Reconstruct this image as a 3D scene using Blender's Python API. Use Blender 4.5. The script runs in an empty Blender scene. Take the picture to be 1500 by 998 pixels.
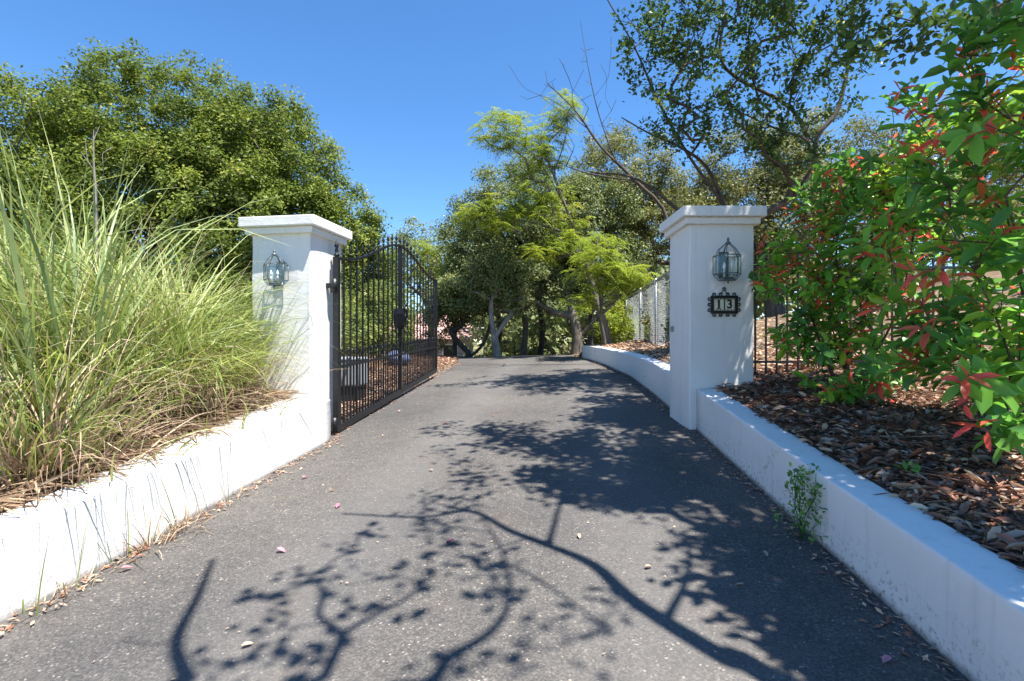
import bpy, bmesh, math, random
import numpy as np
from mathutils import Vector, Matrix, noise as mnoise
R = math.radians
rng = np.random.default_rng(7)
random.seed(7)
scene = bpy.context.scene
C = scene.collection

# ------------------------------------------------------------------ camera, sky, sun, exposure
HC = 1.28                      # camera height above the asphalt under it
F = 750.0                      # focal length in photograph pixels (1500 wide)
cam = bpy.data.cameras.new('camera'); cam.sensor_width = 36; cam.lens = 18.0
cam.clip_start = 0.05; cam.clip_end = 2000
camo = bpy.data.objects.new('camera', cam); C.objects.link(camo)
camo.location = (0, 0, HC); camo.rotation_euler = (R(90), 0, 0)
scene.camera = camo

SUN = Vector((0.324, -0.239, 1.0))          # towards the sun
sel = math.atan2(SUN.z, math.hypot(SUN.x, SUN.y)); srot = math.atan2(SUN.x, SUN.y)
world = bpy.data.worlds.new('World'); scene.world = world; world.use_nodes = True
wn = world.node_tree; wn.nodes.clear()
sky = wn.nodes.new('ShaderNodeTexSky'); sky.sky_type = 'NISHITA'; sky.sun_disc = False
sky.sun_elevation = sel; sky.sun_rotation = srot
sky.altitude = 900; sky.air_density = 1.0; sky.dust_density = 0.0; sky.ozone_density = 5.0
bgn = wn.nodes.new('ShaderNodeBackground'); bgn.inputs['Strength'].default_value = 0.09
won = wn.nodes.new('ShaderNodeOutputWorld')
hsn = wn.nodes.new('ShaderNodeHueSaturation'); hsn.inputs['Saturation'].default_value = 1.17
wn.links.new(sky.outputs[0], hsn.inputs['Color']); wn.links.new(hsn.outputs[0], bgn.inputs[0]); wn.links.new(bgn.outputs[0], won.inputs[0])
sl = bpy.data.lights.new('sun', 'SUN'); sl.energy = 4.2; sl.angle = R(0.53); sl.color = (1.0, 0.955, 0.88)
slo = bpy.data.objects.new('sun', sl); C.objects.link(slo)
slo.rotation_euler = (-SUN).to_track_quat('-Z', 'Y').to_euler(); slo.location = (6, -4, 20)
vs = scene.view_settings
vs.view_transform = 'Standard'; vs.look = 'None'; vs.gamma = 1.0; vs.exposure = 1.55
vs.use_curve_mapping = False
scene.cycles.max_bounces = 8; scene.cycles.diffuse_bounces = 4; scene.cycles.transparent_max_bounces = 12

# ------------------------------------------------------------------ helpers
def W(px, py, Y):
    return Vector(((px - 750) / F * Y, Y, HC - (py - 499) / F * Y))

def set_mesh(me, v, f_idx, f_len, smooth=False, rnd=None):
    v = np.asarray(v, dtype=np.float32); f_idx = np.asarray(f_idx, dtype=np.int32); f_len = np.asarray(f_len, dtype=np.int32)
    me.vertices.add(len(v)); me.vertices.foreach_set('co', v.ravel())
    me.loops.add(len(f_idx)); me.loops.foreach_set('vertex_index', f_idx)
    me.polygons.add(len(f_len))
    st = np.concatenate(([0], np.cumsum(f_len)[:-1])).astype(np.int32)
    me.polygons.foreach_set('loop_start', st)
    me.polygons.foreach_set('loop_total', f_len)
    if smooth: me.polygons.foreach_set('use_smooth', np.ones(len(f_len), dtype=bool))
    if rnd is not None:
        a = me.attributes.new('rnd', 'FLOAT', 'FACE'); a.data.foreach_set('value', np.asarray(rnd, dtype=np.float32))
    me.update(calc_edges=True); me.validate()

def link(name, me, mat=None, parent=None, loc=None, rot=None):
    o = bpy.data.objects.new(name, me); C.objects.link(o)
    if mat is not None and me is not None and len(me.materials) == 0: me.materials.append(mat)
    if parent is not None: o.parent = parent
    if loc is not None: o.location = loc
    if rot is not None: o.rotation_euler = rot
    return o

def tag(o, label=None, cat=None, group=None, kind=None):
    if label: o['label'] = label
    if cat: o['category'] = cat
    if group: o['group'] = group
    if kind: o['kind'] = kind
    return o

def empty(name, label, cat, loc=(0, 0, 0), rz=0.0, group=None):
    o = bpy.data.objects.new(name, None); C.objects.link(o); o.empty_display_size = 0.1
    o.location = loc; o.rotation_euler = (0, 0, rz)
    return tag(o, label, cat, group)

class MB:
    """collects shapes into one mesh"""
    def __init__(s): s.v = []; s.f = []; s.sm = []
    def add(s, vs_, fs, smooth=False):
        b = len(s.v); s.v += [tuple(p) for p in vs_]; s.f += [tuple(i + b for i in f) for f in fs]; s.sm += [smooth] * len(fs)
    def box(s, c, d, rz=0.0, top=1.0):
        hx, hy, hz = d[0] / 2, d[1] / 2, d[2] / 2; ca, sa = math.cos(rz), math.sin(rz); P = []
        for z, k in ((-hz, 1.0), (hz, top)):
            for x, y in ((-hx, -hy), (hx, -hy), (hx, hy), (-hx, hy)):
                x *= k; y *= k; P.append((c[0] + x * ca - y * sa, c[1] + x * sa + y * ca, c[2] + z))
        s.add(P, [(3, 2, 1, 0), (4, 5, 6, 7), (0, 1, 5, 4), (1, 2, 6, 5), (2, 3, 7, 6), (3, 0, 4, 7)])
    def tube(s, pts, r, n=6, cap=True):
        pts = [Vector(p) for p in pts]; rs = r if isinstance(r, (list, tuple)) else [r] * len(pts)
        P = []; Fc = []; prev = None
        for i, p in enumerate(pts):
            t = (pts[min(i + 1, len(pts) - 1)] - pts[max(i - 1, 0)])
            if t.length < 1e-9: t = Vector((0, 0, 1))
            t.normalize()
            if prev is None:
                a = t.orthogonal().normalized()
            else:
                a = (prev - t * prev.dot(t))
                a = a.normalized() if a.length > 1e-6 else t.orthogonal().normalized()
            prev = a; b = t.cross(a)
            for k in range(n):
                an = 2 * math.pi * k / n
                P.append(p + (a * math.cos(an) + b * math.sin(an)) * rs[i])
        for i in range(len(pts) - 1):
            for k in range(n):
                k2 = (k + 1) % n
                Fc.append((i * n + k, i * n + k2, (i + 1) * n + k2, (i + 1) * n + k))
        s.add(P, Fc, True)
        if cap:
            b = len(s.v) - len(P)
            s.f.append(tuple(b + k for k in reversed(range(n)))); s.sm.append(False)
            s.f.append(tuple(b + (len(pts) - 1) * n + k for k in range(n))); s.sm.append(False)
    def lathe(s, prof, c, n=10):
        P = []; Fc = []
        for r, z in prof:
            for k in range(n):
                a = 2 * math.pi * k / n; P.append((c[0] + r * math.cos(a), c[1] + r * math.sin(a), c[2] + z))
        for i in range(len(prof) - 1):
            for k in range(n):
                k2 = (k + 1) % n; Fc.append((i * n + k, i * n + k2, (i + 1) * n + k2, (i + 1) * n + k))
        s.add(P, Fc, True)
    def build(s, name, mat, parent=None, bevel=0.0, segs=2, loc=None, rot=None):
        me = bpy.data.meshes.new(name); me.from_pydata(s.v, [], s.f)
        me.polygons.foreach_set('use_smooth', s.sm); me.update()
        if bevel > 0:
            bm = bmesh.new(); bm.from_mesh(me)
            bmesh.ops.bevel(bm, geom=list(bm.edges), offset=bevel, segments=segs, affect='EDGES', profile=0.6)
            bm.to_mesh(me); bm.free()
        return link(name, me, mat, parent, loc, rot)

# ------------------------------------------------------------------ materials
def mat_new(name):
    m = bpy.data.materials.new(name); m.use_nodes = True; nt = m.node_tree
    return m, nt, nt.nodes['Principled BSDF'], nt.nodes['Material Output']
def nd(nt, t, **kw):
    n = nt.nodes.new(t)
    for k, v in kw.items(): setattr(n, k, v)
    return n
def ramp(nt, src, stops, interp='LINEAR'):
    r = nd(nt, 'ShaderNodeValToRGB'); r.color_ramp.interpolation = interp
    el = r.color_ramp.elements
    while len(el) < len(stops): el.new(0.5)
    for e, (p, c) in zip(el, stops): e.position = p; e.color = (c[0], c[1], c[2], 1)
    nt.links.new(src, r.inputs[0]); return r
def coords(nt, scale=1.0, kind='Object'):
    tc = nd(nt, 'ShaderNodeTexCoord'); mp = nd(nt, 'ShaderNodeMapping')
    mp.inputs['Scale'].default_value = (scale,) * 3 if not isinstance(scale, tuple) else scale
    nt.links.new(tc.outputs[kind], mp.inputs[0]); return mp.outputs[0]
def noise(nt, vec, scale, detail=4, rough=0.55):
    n = nd(nt, 'ShaderNodeTexNoise'); n.inputs['Scale'].default_value = scale; n.inputs['Detail'].default_value = detail
    n.inputs['Roughness'].default_value = rough; nt.links.new(vec, n.inputs['Vector']); return n.outputs['Fac']
def mixc(nt, fac, a, b, mode='MIX'):
    m = nd(nt, 'ShaderNodeMix', data_type='RGBA', blend_type=mode)
    if isinstance(fac, (int, float)): m.inputs[0].default_value = fac
    else: nt.links.new(fac, m.inputs[0])
    for i, x in ((6, a), (7, b)):
        if isinstance(x, tuple): m.inputs[i].default_value = (*x, 1)
        else: nt.links.new(x, m.inputs[i])
    return m.outputs[2]
def math_n(nt, op, a, b=None, clamp=False):
    m = nd(nt, 'ShaderNodeMath', operation=op, use_clamp=clamp)
    for i, x in enumerate((a, b)):
        if x is None: continue
        if isinstance(x, (int, float)): m.inputs[i].default_value = x
        else: nt.links.new(x, m.inputs[i])
    return m.outputs[0]
def bump(nt, bsdf, h, strength=0.3, dist=0.01):
    b = nd(nt, 'ShaderNodeBump'); b.inputs['Strength'].default_value = strength; b.inputs['Distance'].default_value = dist
    nt.links.new(h, b.inputs['Height']); nt.links.new(b.outputs[0], bsdf.inputs['Normal'])

def m_plain(name, col, rough=0.6, metal=0.0, var=0.12, scale=20.0, bmp=0.0):
    m, nt, b, o = mat_new(name); v = coords(nt)
    n = noise(nt, v, scale, 5)
    c = ramp(nt, n, [(0.25, tuple(x * (1 - var) for x in col)), (0.75, tuple(min(1, x * (1 + var)) for x in col))])
    nt.links.new(c.outputs[0], b.inputs['Base Color']); b.inputs['Roughness'].default_value = rough; b.inputs['Metallic'].default_value = metal
    if bmp: bump(nt, b, n, bmp, 0.005)
    return m

def m_leaf(name, stops, transl=0.35, rough=0.45, tint=(1.0, 1.0, 0.5), spec=0.4):
    m, nt, b, o = mat_new(name)
    at = nd(nt, 'ShaderNodeAttribute', attribute_name='rnd')
    c = ramp(nt, at.outputs['Fac'], stops)
    nt.links.new(c.outputs[0], b.inputs['Base Color']); b.inputs['Roughness'].default_value = rough
    b.inputs['Specular IOR Level'].default_value = spec
    tr = nd(nt, 'ShaderNodeBsdfTranslucent'); tc = mixc(nt, 1.0, c.outputs[0], tint, 'MULTIPLY')
    br = nd(nt, 'ShaderNodeBrightContrast'); br.inputs['Bright'].default_value = 0.03
    nt.links.new(tc, br.inputs[0]); nt.links.new(br.outputs[0], tr.inputs[0])
    mx = nd(nt, 'ShaderNodeMixShader'); mx.inputs[0].default_value = transl
    nt.links.new(b.outputs[0], mx.inputs[1]); nt.links.new(tr.outputs[0], mx.inputs[2]); nt.links.new(mx.outputs[0], o.inputs[0])
    return m

def m_asphalt():
    m, nt, b, o = mat_new('asphalt'); v = coords(nt)
    big = noise(nt, v, 0.7, 4); mid = noise(nt, v, 9, 5, 0.6)
    vo = nd(nt, 'ShaderNodeTexVoronoi'); vo.inputs['Scale'].default_value = 130; nt.links.new(v, vo.inputs['Vector'])
    sepn = nd(nt, 'ShaderNodeSeparateColor'); nt.links.new(vo.outputs['Color'], sepn.inputs[0])
    base = ramp(nt, sepn.outputs[0], [(0.0, (0.055, 0.054, 0.053)), (0.6, (0.088, 0.085, 0.082)), (0.9, (0.112, 0.107, 0.10)), (0.985, (0.15, 0.14, 0.13)), (1.0, (0.30, 0.27, 0.23))])
    patch = ramp(nt, big, [(0.3, (0.78, 0.78, 0.80)), (0.7, (1.18, 1.15, 1.1))])
    patch2 = ramp(nt, mid, [(0.3, (0.86, 0.86, 0.86)), (0.7, (1.12, 1.1, 1.08))])
    c = mixc(nt, 1.0, base.outputs[0], patch.outputs[0], 'MULTIPLY'); c = mixc(nt, 1.0, c, patch2.outputs[0], 'MULTIPLY')
    # paler worn wheel paths along the drive
    gx = nd(nt, 'ShaderNodeSeparateXYZ'); nt.links.new(v, gx.inputs[0])
    u = math_n(nt, 'SUBTRACT', gx.outputs[0], math_n(nt, 'MULTIPLY', gx.outputs[1], 0.1)); u = math_n(nt, 'ADD', u, math_n(nt, 'MULTIPLY', noise(nt, v, 0.8, 3), 0.5))
    wv = math_n(nt, 'ABSOLUTE', math_n(nt, 'SUBTRACT', math_n(nt, 'ABSOLUTE', math_n(nt, 'ADD', u, 0.15)), 0.8))
    wp = ramp(nt, wv, [(0.1, (1, 1, 1)), (0.5, (0, 0, 0))])
    c = mixc(nt, math_n(nt, 'MULTIPLY', wp.outputs[0], 0.28), c, (0.155, 0.148, 0.14))
    # brown film and dark drips
    st = ramp(nt, noise(nt, v, 1.6, 6, 0.7), [(0.55, (0, 0, 0)), (0.72, (1, 1, 1))])
    c = mixc(nt, math_n(nt, 'MULTIPLY', st.outputs[0], 0.4), c, (0.115, 0.092, 0.075))
    dk = ramp(nt, noise(nt, v, 3.1, 3, 0.5), [(0.70, (0, 0, 0)), (0.76, (1, 1, 1))])
    c = mixc(nt, math_n(nt, 'MULTIPLY', dk.outputs[0], 0.35), c, (0.035, 0.033, 0.032))
    c = mixc(nt, 1.0, c, (1.12, 1.11, 1.11), 'MULTIPLY')
    nt.links.new(c, b.inputs['Base Color']); b.inputs['Roughness'].default_value = 0.82; b.inputs['Specular IOR Level'].default_value = 0.3
    h = math_n(nt, 'ADD', math_n(nt, 'MULTIPLY', vo.outputs['Distance'], -1.0), math_n(nt, 'MULTIPLY', mid, 0.3))
    bump(nt, b, h, 0.4, 0.005); return m

def m_stucco(name, col, dirt=0.0, trowel=(1.0, 1.0, 2.4)):
    m, nt, b, o = mat_new(name); v = coords(nt); vt = coords(nt, trowel)
    n1 = noise(nt, vt, 3.0, 5, 0.6); n2 = noise(nt, v, 45, 4, 0.6); n3 = noise(nt, v, 1.3, 4)
    c = ramp(nt, n3, [(0.3, tuple(x * 0.93 for x in col)), (0.7, col)]).outputs[0]
    sk_ = ramp(nt, noise(nt, coords(nt, (9.0, 9.0, 0.5)), 1.6, 5, 0.65), [(0.55, (0, 0, 0)), (0.76, (1, 1, 1))])
    c = mixc(nt, math_n(nt, 'MULTIPLY', sk_.outputs[0], 0.34), c, (0.42, 0.40, 0.35))
    vc = nd(nt, 'ShaderNodeTexVoronoi', feature='DISTANCE_TO_EDGE'); vc.inputs['Scale'].default_value = 1.1
    wob = nd(nt, 'ShaderNodeVectorMath', operation='ADD'); nv = nd(nt, 'ShaderNodeTexNoise'); nv.inputs['Scale'].default_value = 3.5; nv.inputs['Detail'].default_value = 5; nt.links.new(v, nv.inputs['Vector']); nt.links.new(v, wob.inputs[0]); nt.links.new(nv.outputs['Color'], wob.inputs[1]); nt.links.new(wob.outputs[0], vc.inputs['Vector'])
    ck = ramp(nt, vc.outputs['Distance'], [(0.002, (1, 1, 1)), (0.006, (0, 0, 0))]); ckm = ramp(nt, noise(nt, v, 0.9, 2), [(0.5, (0, 0, 0)), (0.6, (1, 1, 1))])
    c = mixc(nt, math_n(nt, 'MULTIPLY', math_n(nt, 'MULTIPLY', ck.outputs[0], ckm.outputs[0]), 0.5), c, (0.30, 0.27, 0.23))
    if dirt > 0:
        # splash dirt: specks that thin out with height above the wall foot (attribute 'h')
        at = nd(nt, 'ShaderNodeAttribute', attribute_name='h')
        sp = ramp(nt, noise(nt, v, 38, 6, 0.75), [(0.54, (0, 0, 0)), (0.64, (1, 1, 1))])
        low = ramp(nt, math_n(nt, 'ADD', at.outputs['Fac'], math_n(nt, 'MULTIPLY', noise(nt, v, 4, 3), 0.16)), [(0.1, (1, 1, 1)), (0.3, (0, 0, 0))])
        fac = math_n(nt, 'MULTIPLY', math_n(nt, 'MULTIPLY', sp.outputs[0], low.outputs[0]), dirt)
        c = mixc(nt, fac, c, (0.16, 0.14, 0.10))
        ft = ramp(nt, math_n(nt, 'ADD', at.outputs['Fac'], math_n(nt, 'MULTIPLY', n2, 0.05)), [(0.03, (1, 1, 1)), (0.065, (0, 0, 0))])
        c = mixc(nt, math_n(nt, 'MULTIPLY', ft.outputs[0], 0.75), c, (0.10, 0.09, 0.07))
    nt.links.new(c, b.inputs['Base Color']); b.inputs['Roughness'].default_value = 0.75; b.inputs['Specular IOR Level'].default_value = 0.25
    h = math_n(nt, 'ADD', n1, math_n(nt, 'MULTIPLY', n2, 0.25)); bump(nt, b, h, 0.28, 0.025); return m

def m_ground():
    m, nt, b, o = mat_new('soil'); v = coords(nt)
    n = noise(nt, v, 2.2, 6, 0.65); n2 = noise(nt, v, 26, 5, 0.7)
    c1 = ramp(nt, n2, [(0.3, (0.05, 0.035, 0.025)), (0.55, (0.15, 0.105, 0.07)), (0.8, (0.28, 0.21, 0.15))])
    c2 = ramp(nt, n2, [(0.3, (0.13, 0.09, 0.06)), (0.8, (0.36, 0.28, 0.19))])
    c = mixc(nt, ramp(nt, n, [(0.4, (0, 0, 0)), (0.62, (1, 1, 1))]).outputs[0], c1.outputs[0], c2.outputs[0])
    nt.links.new(c, b.inputs['Base Color']); b.inputs['Roughness'].default_value = 0.95; b.inputs['Specular IOR Level'].default_value = 0.1
    bump(nt, b, n2, 0.8, 0.03); return m

def m_bark(name, a, b_):
    m, nt, b, o = mat_new(name); v = coords(nt, (1, 1, 0.25)); n = noise(nt, v, 22, 6, 0.7); n2 = noise(nt, coords(nt), 3, 3)
    c = ramp(nt, n, [(0.3, a), (0.7, b_)]); c2 = mixc(nt, 1.0, c.outputs[0], ramp(nt, n2, [(0.3, (0.7, 0.7, 0.7)), (0.7, (1.2, 1.15, 1.1))]).outputs[0], 'MULTIPLY')
    nt.links.new(c2, b.inputs['Base Color']); b.inputs['Roughness'].default_value = 0.9; bump(nt, b, n, 0.7, 0.02); return m

def m_glass(name):
    m, nt, b, o = mat_new(name)
    tr = nd(nt, 'ShaderNodeBsdfTransparent'); tr.inputs[0].default_value = (0.93, 0.96, 0.95, 1)
    gl = nd(nt, 'ShaderNodeBsdfGlossy'); gl.inputs['Roughness'].default_value = 0.04; gl.inputs[0].default_value = (0.9, 0.95, 0.95, 1)
    lw = nd(nt, 'ShaderNodeLayerWeight'); lw.inputs[0].default_value = 0.35
    mx = nd(nt, 'ShaderNodeMixShader'); nt.links.new(math_n(nt, 'ADD', math_n(nt, 'MULTIPLY', lw.outputs['Fresnel'], 0.45), 0.04, True), mx.inputs[0])
    nt.links.new(tr.outputs[0], mx.inputs[1]); nt.links.new(gl.outputs[0], mx.inputs[2]); nt.links.new(mx.outputs[0], o.inputs[0]); return m

M = {}
M['asphalt'] = m_asphalt(); M['soil'] = m_ground()
M['stucco'] = m_stucco('white_stucco', (0.82, 0.80, 0.765)); M['wall'] = m_stucco('white_wall_paint', (0.80, 0.785, 0.75), 0.45)
M['wall_dirty'] = m_stucco('white_wall_splashed', (0.82, 0.80, 0.77), 0.85)
M['iron'] = m_plain('black_iron', (0.007, 0.0075, 0.01), 0.42, 0.0, 0.3, 40, 0.1)
M['iron_dull'] = m_plain('dull_iron', (0.03, 0.03, 0.032), 0.55, 0.0, 0.3, 40)
M['verdigris'] = m_plain('verdigris_metal', (0.12, 0.15, 0.155), 0.45, 0.5, 0.45, 60, 0.1)
M['glass'] = m_glass('lantern_glass')
M['bulb'] = m_plain('frosted_bulb', (0.8, 0.8, 0.78), 0.25); M['candle'] = m_plain('candle_sleeve', (0.62, 0.6, 0.52), 0.5)
M['tile'] = m_plain('cream_tile', (0.72, 0.68, 0.52), 0.25, 0, 0.06, 12); M['ink'] = m_plain('numeral_black', (0.015, 0.014, 0.016), 0.4)
M['galv'] = m_plain('galvanised', (0.36, 0.39, 0.41), 0.45, 0.6, 0.2, 30)
M['greybox'] = m_plain('grey_painted_steel', (0.34, 0.36, 0.38), 0.5, 0.1, 0.1, 8); M['black'] = m_plain('black_plastic', (0.02, 0.02, 0.02), 0.5)
M['bark_grey'] = m_bark('grey_bark', (0.06, 0.05, 0.042), (0.24, 0.21, 0.18)); M['bark_dark'] = m_bark('dark_bark', (0.03, 0.024, 0.02), (0.12, 0.095, 0.075))
M['bark_red'] = m_bark('reddish_bark', (0.05, 0.032, 0.026), (0.19, 0.13, 0.10)); M['bark_pale'] = m_bark('pale_bark', (0.16, 0.14, 0.12), (0.42, 0.39, 0.35))
M['oakleaf'] = m_leaf('live_oak_leaf', [(0, (0.0506, 0.0836, 0.0132)), (0.45, (0.1434, 0.2003, 0.0238)), (0.8, (0.253, 0.3047, 0.0398)), (1, (0.3709, 0.3483, 0.0662))], 0.36, 0.5, spec=0.25)
M['greyleaf'] = m_leaf('grey_oak_leaf', [(0, (0.084, 0.1123, 0.0422)), (0.5, (0.204, 0.2496, 0.095)), (0.85, (0.336, 0.3744, 0.1478)), (1, (0.48, 0.4243, 0.169))], 0.36, 0.5)
M['oliveleaf'] = m_leaf('olive_oak_leaf', [(0, (0.078, 0.091, 0.026)), (0.5, (0.195, 0.208, 0.0585)), (0.85, (0.312, 0.299, 0.104)), (1, (0.39, 0.325, 0.13))], 0.36, 0.5)
M['darkleaf'] = m_leaf('dark_round_leaf', [(0, (0.0389, 0.082, 0.0264)), (0.6, (0.0862, 0.1756, 0.0462)), (0.9, (0.2156, 0.3276, 0.0578)), (1, (0.5391, 0.5616, 0.066))], 0.32, 0.5, spec=0.3)
M['feather'] = m_leaf('feathery_leaf', [(0, (0.1619, 0.2372, 0.0198)), (0.5, (0.3036, 0.3881, 0.0275)), (0.85, (0.425, 0.4635, 0.0385)), (1, (0.425, 0.3234, 0.055))], 0.42, 0.5)
M['bushleaf'] = m_leaf('bush_leaf', [(0, (0.0675, 0.108, 0.027)), (0.5, (0.162, 0.2295, 0.0473)), (1, (0.351, 0.3645, 0.081))], 0.4, 0.5)
M['photinia'] = m_leaf('photinia_leaf', [(0, (0.072, 0.2001, 0.0478)), (0.35, (0.1439, 0.3647, 0.0596)), (0.6, (0.2399, 0.5411, 0.0511)), (0.74, (0.4079, 0.6115, 0.0511)), (0.78, (0.7198, 0.2351, 0.0852)), (0.88, (1.0078, 0.1294, 0.0852)), (1, (1.1996, 0.1412, 0.1279))], 0.5, 0.28, (1.0, 1.0, 0.6), 0.5)
M['grass'] = m_leaf('grass_blade', [(0, (0.0952, 0.1449, 0.0269)), (0.4, (0.2041, 0.2657, 0.0484)), (0.75, (0.3538, 0.3985, 0.1075)), (1, (0.5443, 0.5072, 0.172))], 0.35, 0.5)
M['palegrass'] = m_leaf('broad_grass_blade', [(0, (0.1659, 0.2434, 0.0892)), (0.6, (0.3593, 0.4382, 0.1785)), (1, (0.5529, 0.5843, 0.2678))], 0.35, 0.45)
M['straw'] = m_leaf('dry_straw', [(0, (0.13, 0.078, 0.052)), (0.5, (0.338, 0.234, 0.156)), (0.85, (0.585, 0.455, 0.312)), (1, (0.78, 0.65, 0.468))], 0.2, 0.8, (1, 0.9, 0.7))
M['litter'] = m_leaf('dry_leaf', [(0, (0.0725, 0.0409, 0.0296)), (0.3, (0.2029, 0.0929, 0.0529)), (0.5, (0.3622, 0.1612, 0.0952)), (0.62, (0.2898, 0.2108, 0.1693)), (0.78, (0.4347, 0.3223, 0.2433)), (0.9, (0.6086, 0.3967, 0.2433)), (1, (0.8404, 0.5827, 0.3703))], 0.12, 0.5, (1, 0.8, 0.6))
M['petal'] = m_leaf('pink_petal', [(0, (0.70, 0.22, 0.30)), (1, (0.80, 0.42, 0.45))], 0.3, 0.5, (1, 0.8, 0.8))
M['weedleaf'] = m_leaf('weed_leaf', [(0, (0.075, 0.18, 0.039)), (0.6, (0.18, 0.36, 0.065)), (1, (0.375, 0.51, 0.117))], 0.35, 0.5)

# ------------------------------------------------------------------ lie of the land
SL, CR = 0.065, 0.0357
XL = [(-14, -4.2), (2.19, -2.19), (5.2, -1.815), (5.5, -1.95), (9.75, -1.52), (12.2, -1.27), (13.0, -1.35)]
XR = [(-14, 0.03), (1.68, 1.50), (5.07, 1.825), (5.75, 1.86), (7.1, 1.97), (8.9, 2.06), (10.6, 1.95), (12.4, 1.70), (13.0, 1.6)]
def pl(tab, y):
    return float(np.interp(y, [a for a, _ in tab], [b for _, b in tab]))
def yprof(y):
    t0 = 11.3
    if y <= t0: return SL * y
    t = y - t0; tm = 6.5
    if t <= tm: return SL * t0 + SL * t - 0.0125 * t * t
    z = SL * t0 + SL * tm - 0.0125 * tm * tm; s = SL - 0.025 * tm
    return z + s * 18 * (1 - math.exp(-(t - tm) / 18))
def road_z(x, y):
    return yprof(y) + CR * max(-3.5, min(3.5, x)) * min(1, max(0, (22 - y) / 10))
def sstep(a, b, x):
    t = max(0.0, min(1.0, (x - a) / (b - a))); return t * t * (3 - 2 * t)
WL_H = lambda y: 0.385 + 0.012 * max(0, y - 2)
WR_H = lambda y: float(np.interp(y, [-14, 1.6, 3.0, 5.0, 7.1, 12.4], [0.34, 0.35, 0.365, 0.41, 0.43, 0.31]))
def wl_th(y): return 0.22 + 0.10 * max(0, y - 2.2)
def ground_z(x, y):
    xl, xr = pl(XL, y), pl(XR, y); b = road_z(x, y)
    n = 0.05 * (mnoise.noise((x * 0.9, y * 0.9, 3.1)) + 0.5 * mnoise.noise((x * 2.3, y * 2.3, 8.0)))
    far = 1 - sstep(60, 120, math.hypot(x, y))
    if xl - 0.1 <= x <= xr + 0.1:
        return b - 0.06 * (1 - sstep(13, 14.5, y)) if y < 14.5 else b
    if x < xl:
        d = xl - x; e = road_z(xl, y)
        k = 1 - sstep(5.15, 5.9, y)
        bank = e + WL_H(y) - 0.03 + 0.32 * sstep(0.2, 3.5, d) * 2.0 + 0.02 * min(d, 20)
        flat = e + 0.015 + 0.05 * min(d, 3) - 0.035 * max(0, min(d, 40) - 3) * 0.6
        return k * bank + (1 - k) * flat + n * sstep(0.2, 1.5, d)
    d = x - xr; e = road_z(xr, y)
    k = 1 - sstep(12.2, 13.4, y)
    hill = 0.10 * min(d, 2.2) + 0.22 * max(0, min(d, 14) - 2.2) * (0.5 + 0.5 * sstep(4, 9, y))
    hill2 = 0.22 * min(d, 10)
    return e + k * (WR_H(y) - 0.035) + hill * k + hill2 * (1 - k) * 0.6 * far + n * sstep(0.25, 1.2, d)

def build_ground():
    offs = [0.06, 0.10, 0.11, 0.2, 0.35, 0.55, 0.8, 1.1, 1.5, 2.0, 2.6, 3.4, 4.4, 5.6, 7.5, 10, 14, 20, 30, 50, 90, 160, 300]
    ys = list(np.arange(-12, 16, 0.3)) + list(16 * 1.16 ** np.arange(0, 22))
    ys = [-60, -30, -18] + ys
    vv = []; ncol = 0
    for y in ys:
        xl, xr = pl(XL, y), pl(XR, y)
        row = [xl - d for d in reversed(offs)] + [xl + (xr - xl) * k / 6 for k in range(7)] + [xr + d for d in offs]
        ncol = len(row)
        for i, x in enumerate(row):
            d = xl - x if x < xl else x - xr
            if 0 < d <= 0.1001:
                z = road_z(x, y) - 0.06 if y < 13 else ground_z(x, y)
                if x < xl and y > 5.4 and y < 13: z = ground_z(x, y)
            else: z = ground_z(x, y)
            vv.append((x, y, z))
    ff = []
    for j in range(len(ys) - 1):
        for i in range(ncol - 1):
            a = j * ncol + i; ff.append((a, a + 1, a + ncol + 1, a + ncol))
    me = bpy.data.meshes.new('ground'); me.from_pydata(vv, [], ff); me.polygons.foreach_set('use_smooth', [True] * len(ff)); me.update()
    tag(link('ground', me, M['soil']), kind='structure', label='brown soil and leaf mould of the banks and hillside')

def build_drive():
    ys = list(np.arange(-12, 13.01, 0.25)); vv = []; ff = []; n = 15
    for y in ys:
        xl, xr = pl(XL, y) - 0.03, pl(XR, y) + 0.03
        # ragged left edge where there is no wall
        if y > 5.8: xl += 0.04 * mnoise.noise((0.0, y * 2.1, 5.0))
        for i in range(n + 1):
            x = xl + (xr - xl) * i / n
            vv.append((x, y, road_z(x, y) + 0.006 * mnoise.noise((x * 1.1, y * 1.1, 0.0))))
    # beyond the crest it bends down to the left
    L = Vector((pl(XL, 13) - 0.03, 13)); Rr = Vector((pl(XR, 13) + 0.03, 13))
    for k in range(1, 13):
        a = k / 12 * R(75); c0 = Vector((-5.2, 13.0)); r1 = -5.2 - L.x; r2 = Rr.x + 5.2
        for i in range(n + 1):
            r = -r1 + (r2 + r1) * i / n
            x = c0.x + r * math.cos(a); y = c0.y + r * math.sin(a)
            vv.append((x, y, max(ground_z(x, y), road_z(x, y)) + 0.02))
    rows = len(vv) // (n + 1)
    for j in range(rows - 1):
        for i in range(n):
            a = j * (n + 1) + i; ff.append((a, a + 1, a + n + 2, a + n + 1))
    me = bpy.data.meshes.new('driveway'); me.from_pydata(vv, [], ff); me.polygons.foreach_set('use_smooth', [True] * len(ff)); me.update()
    tag(link('driveway', me, M['asphalt']), kind='structure', label='grey asphalt driveway climbing between the white walls')
build_ground(); build_drive()

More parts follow.
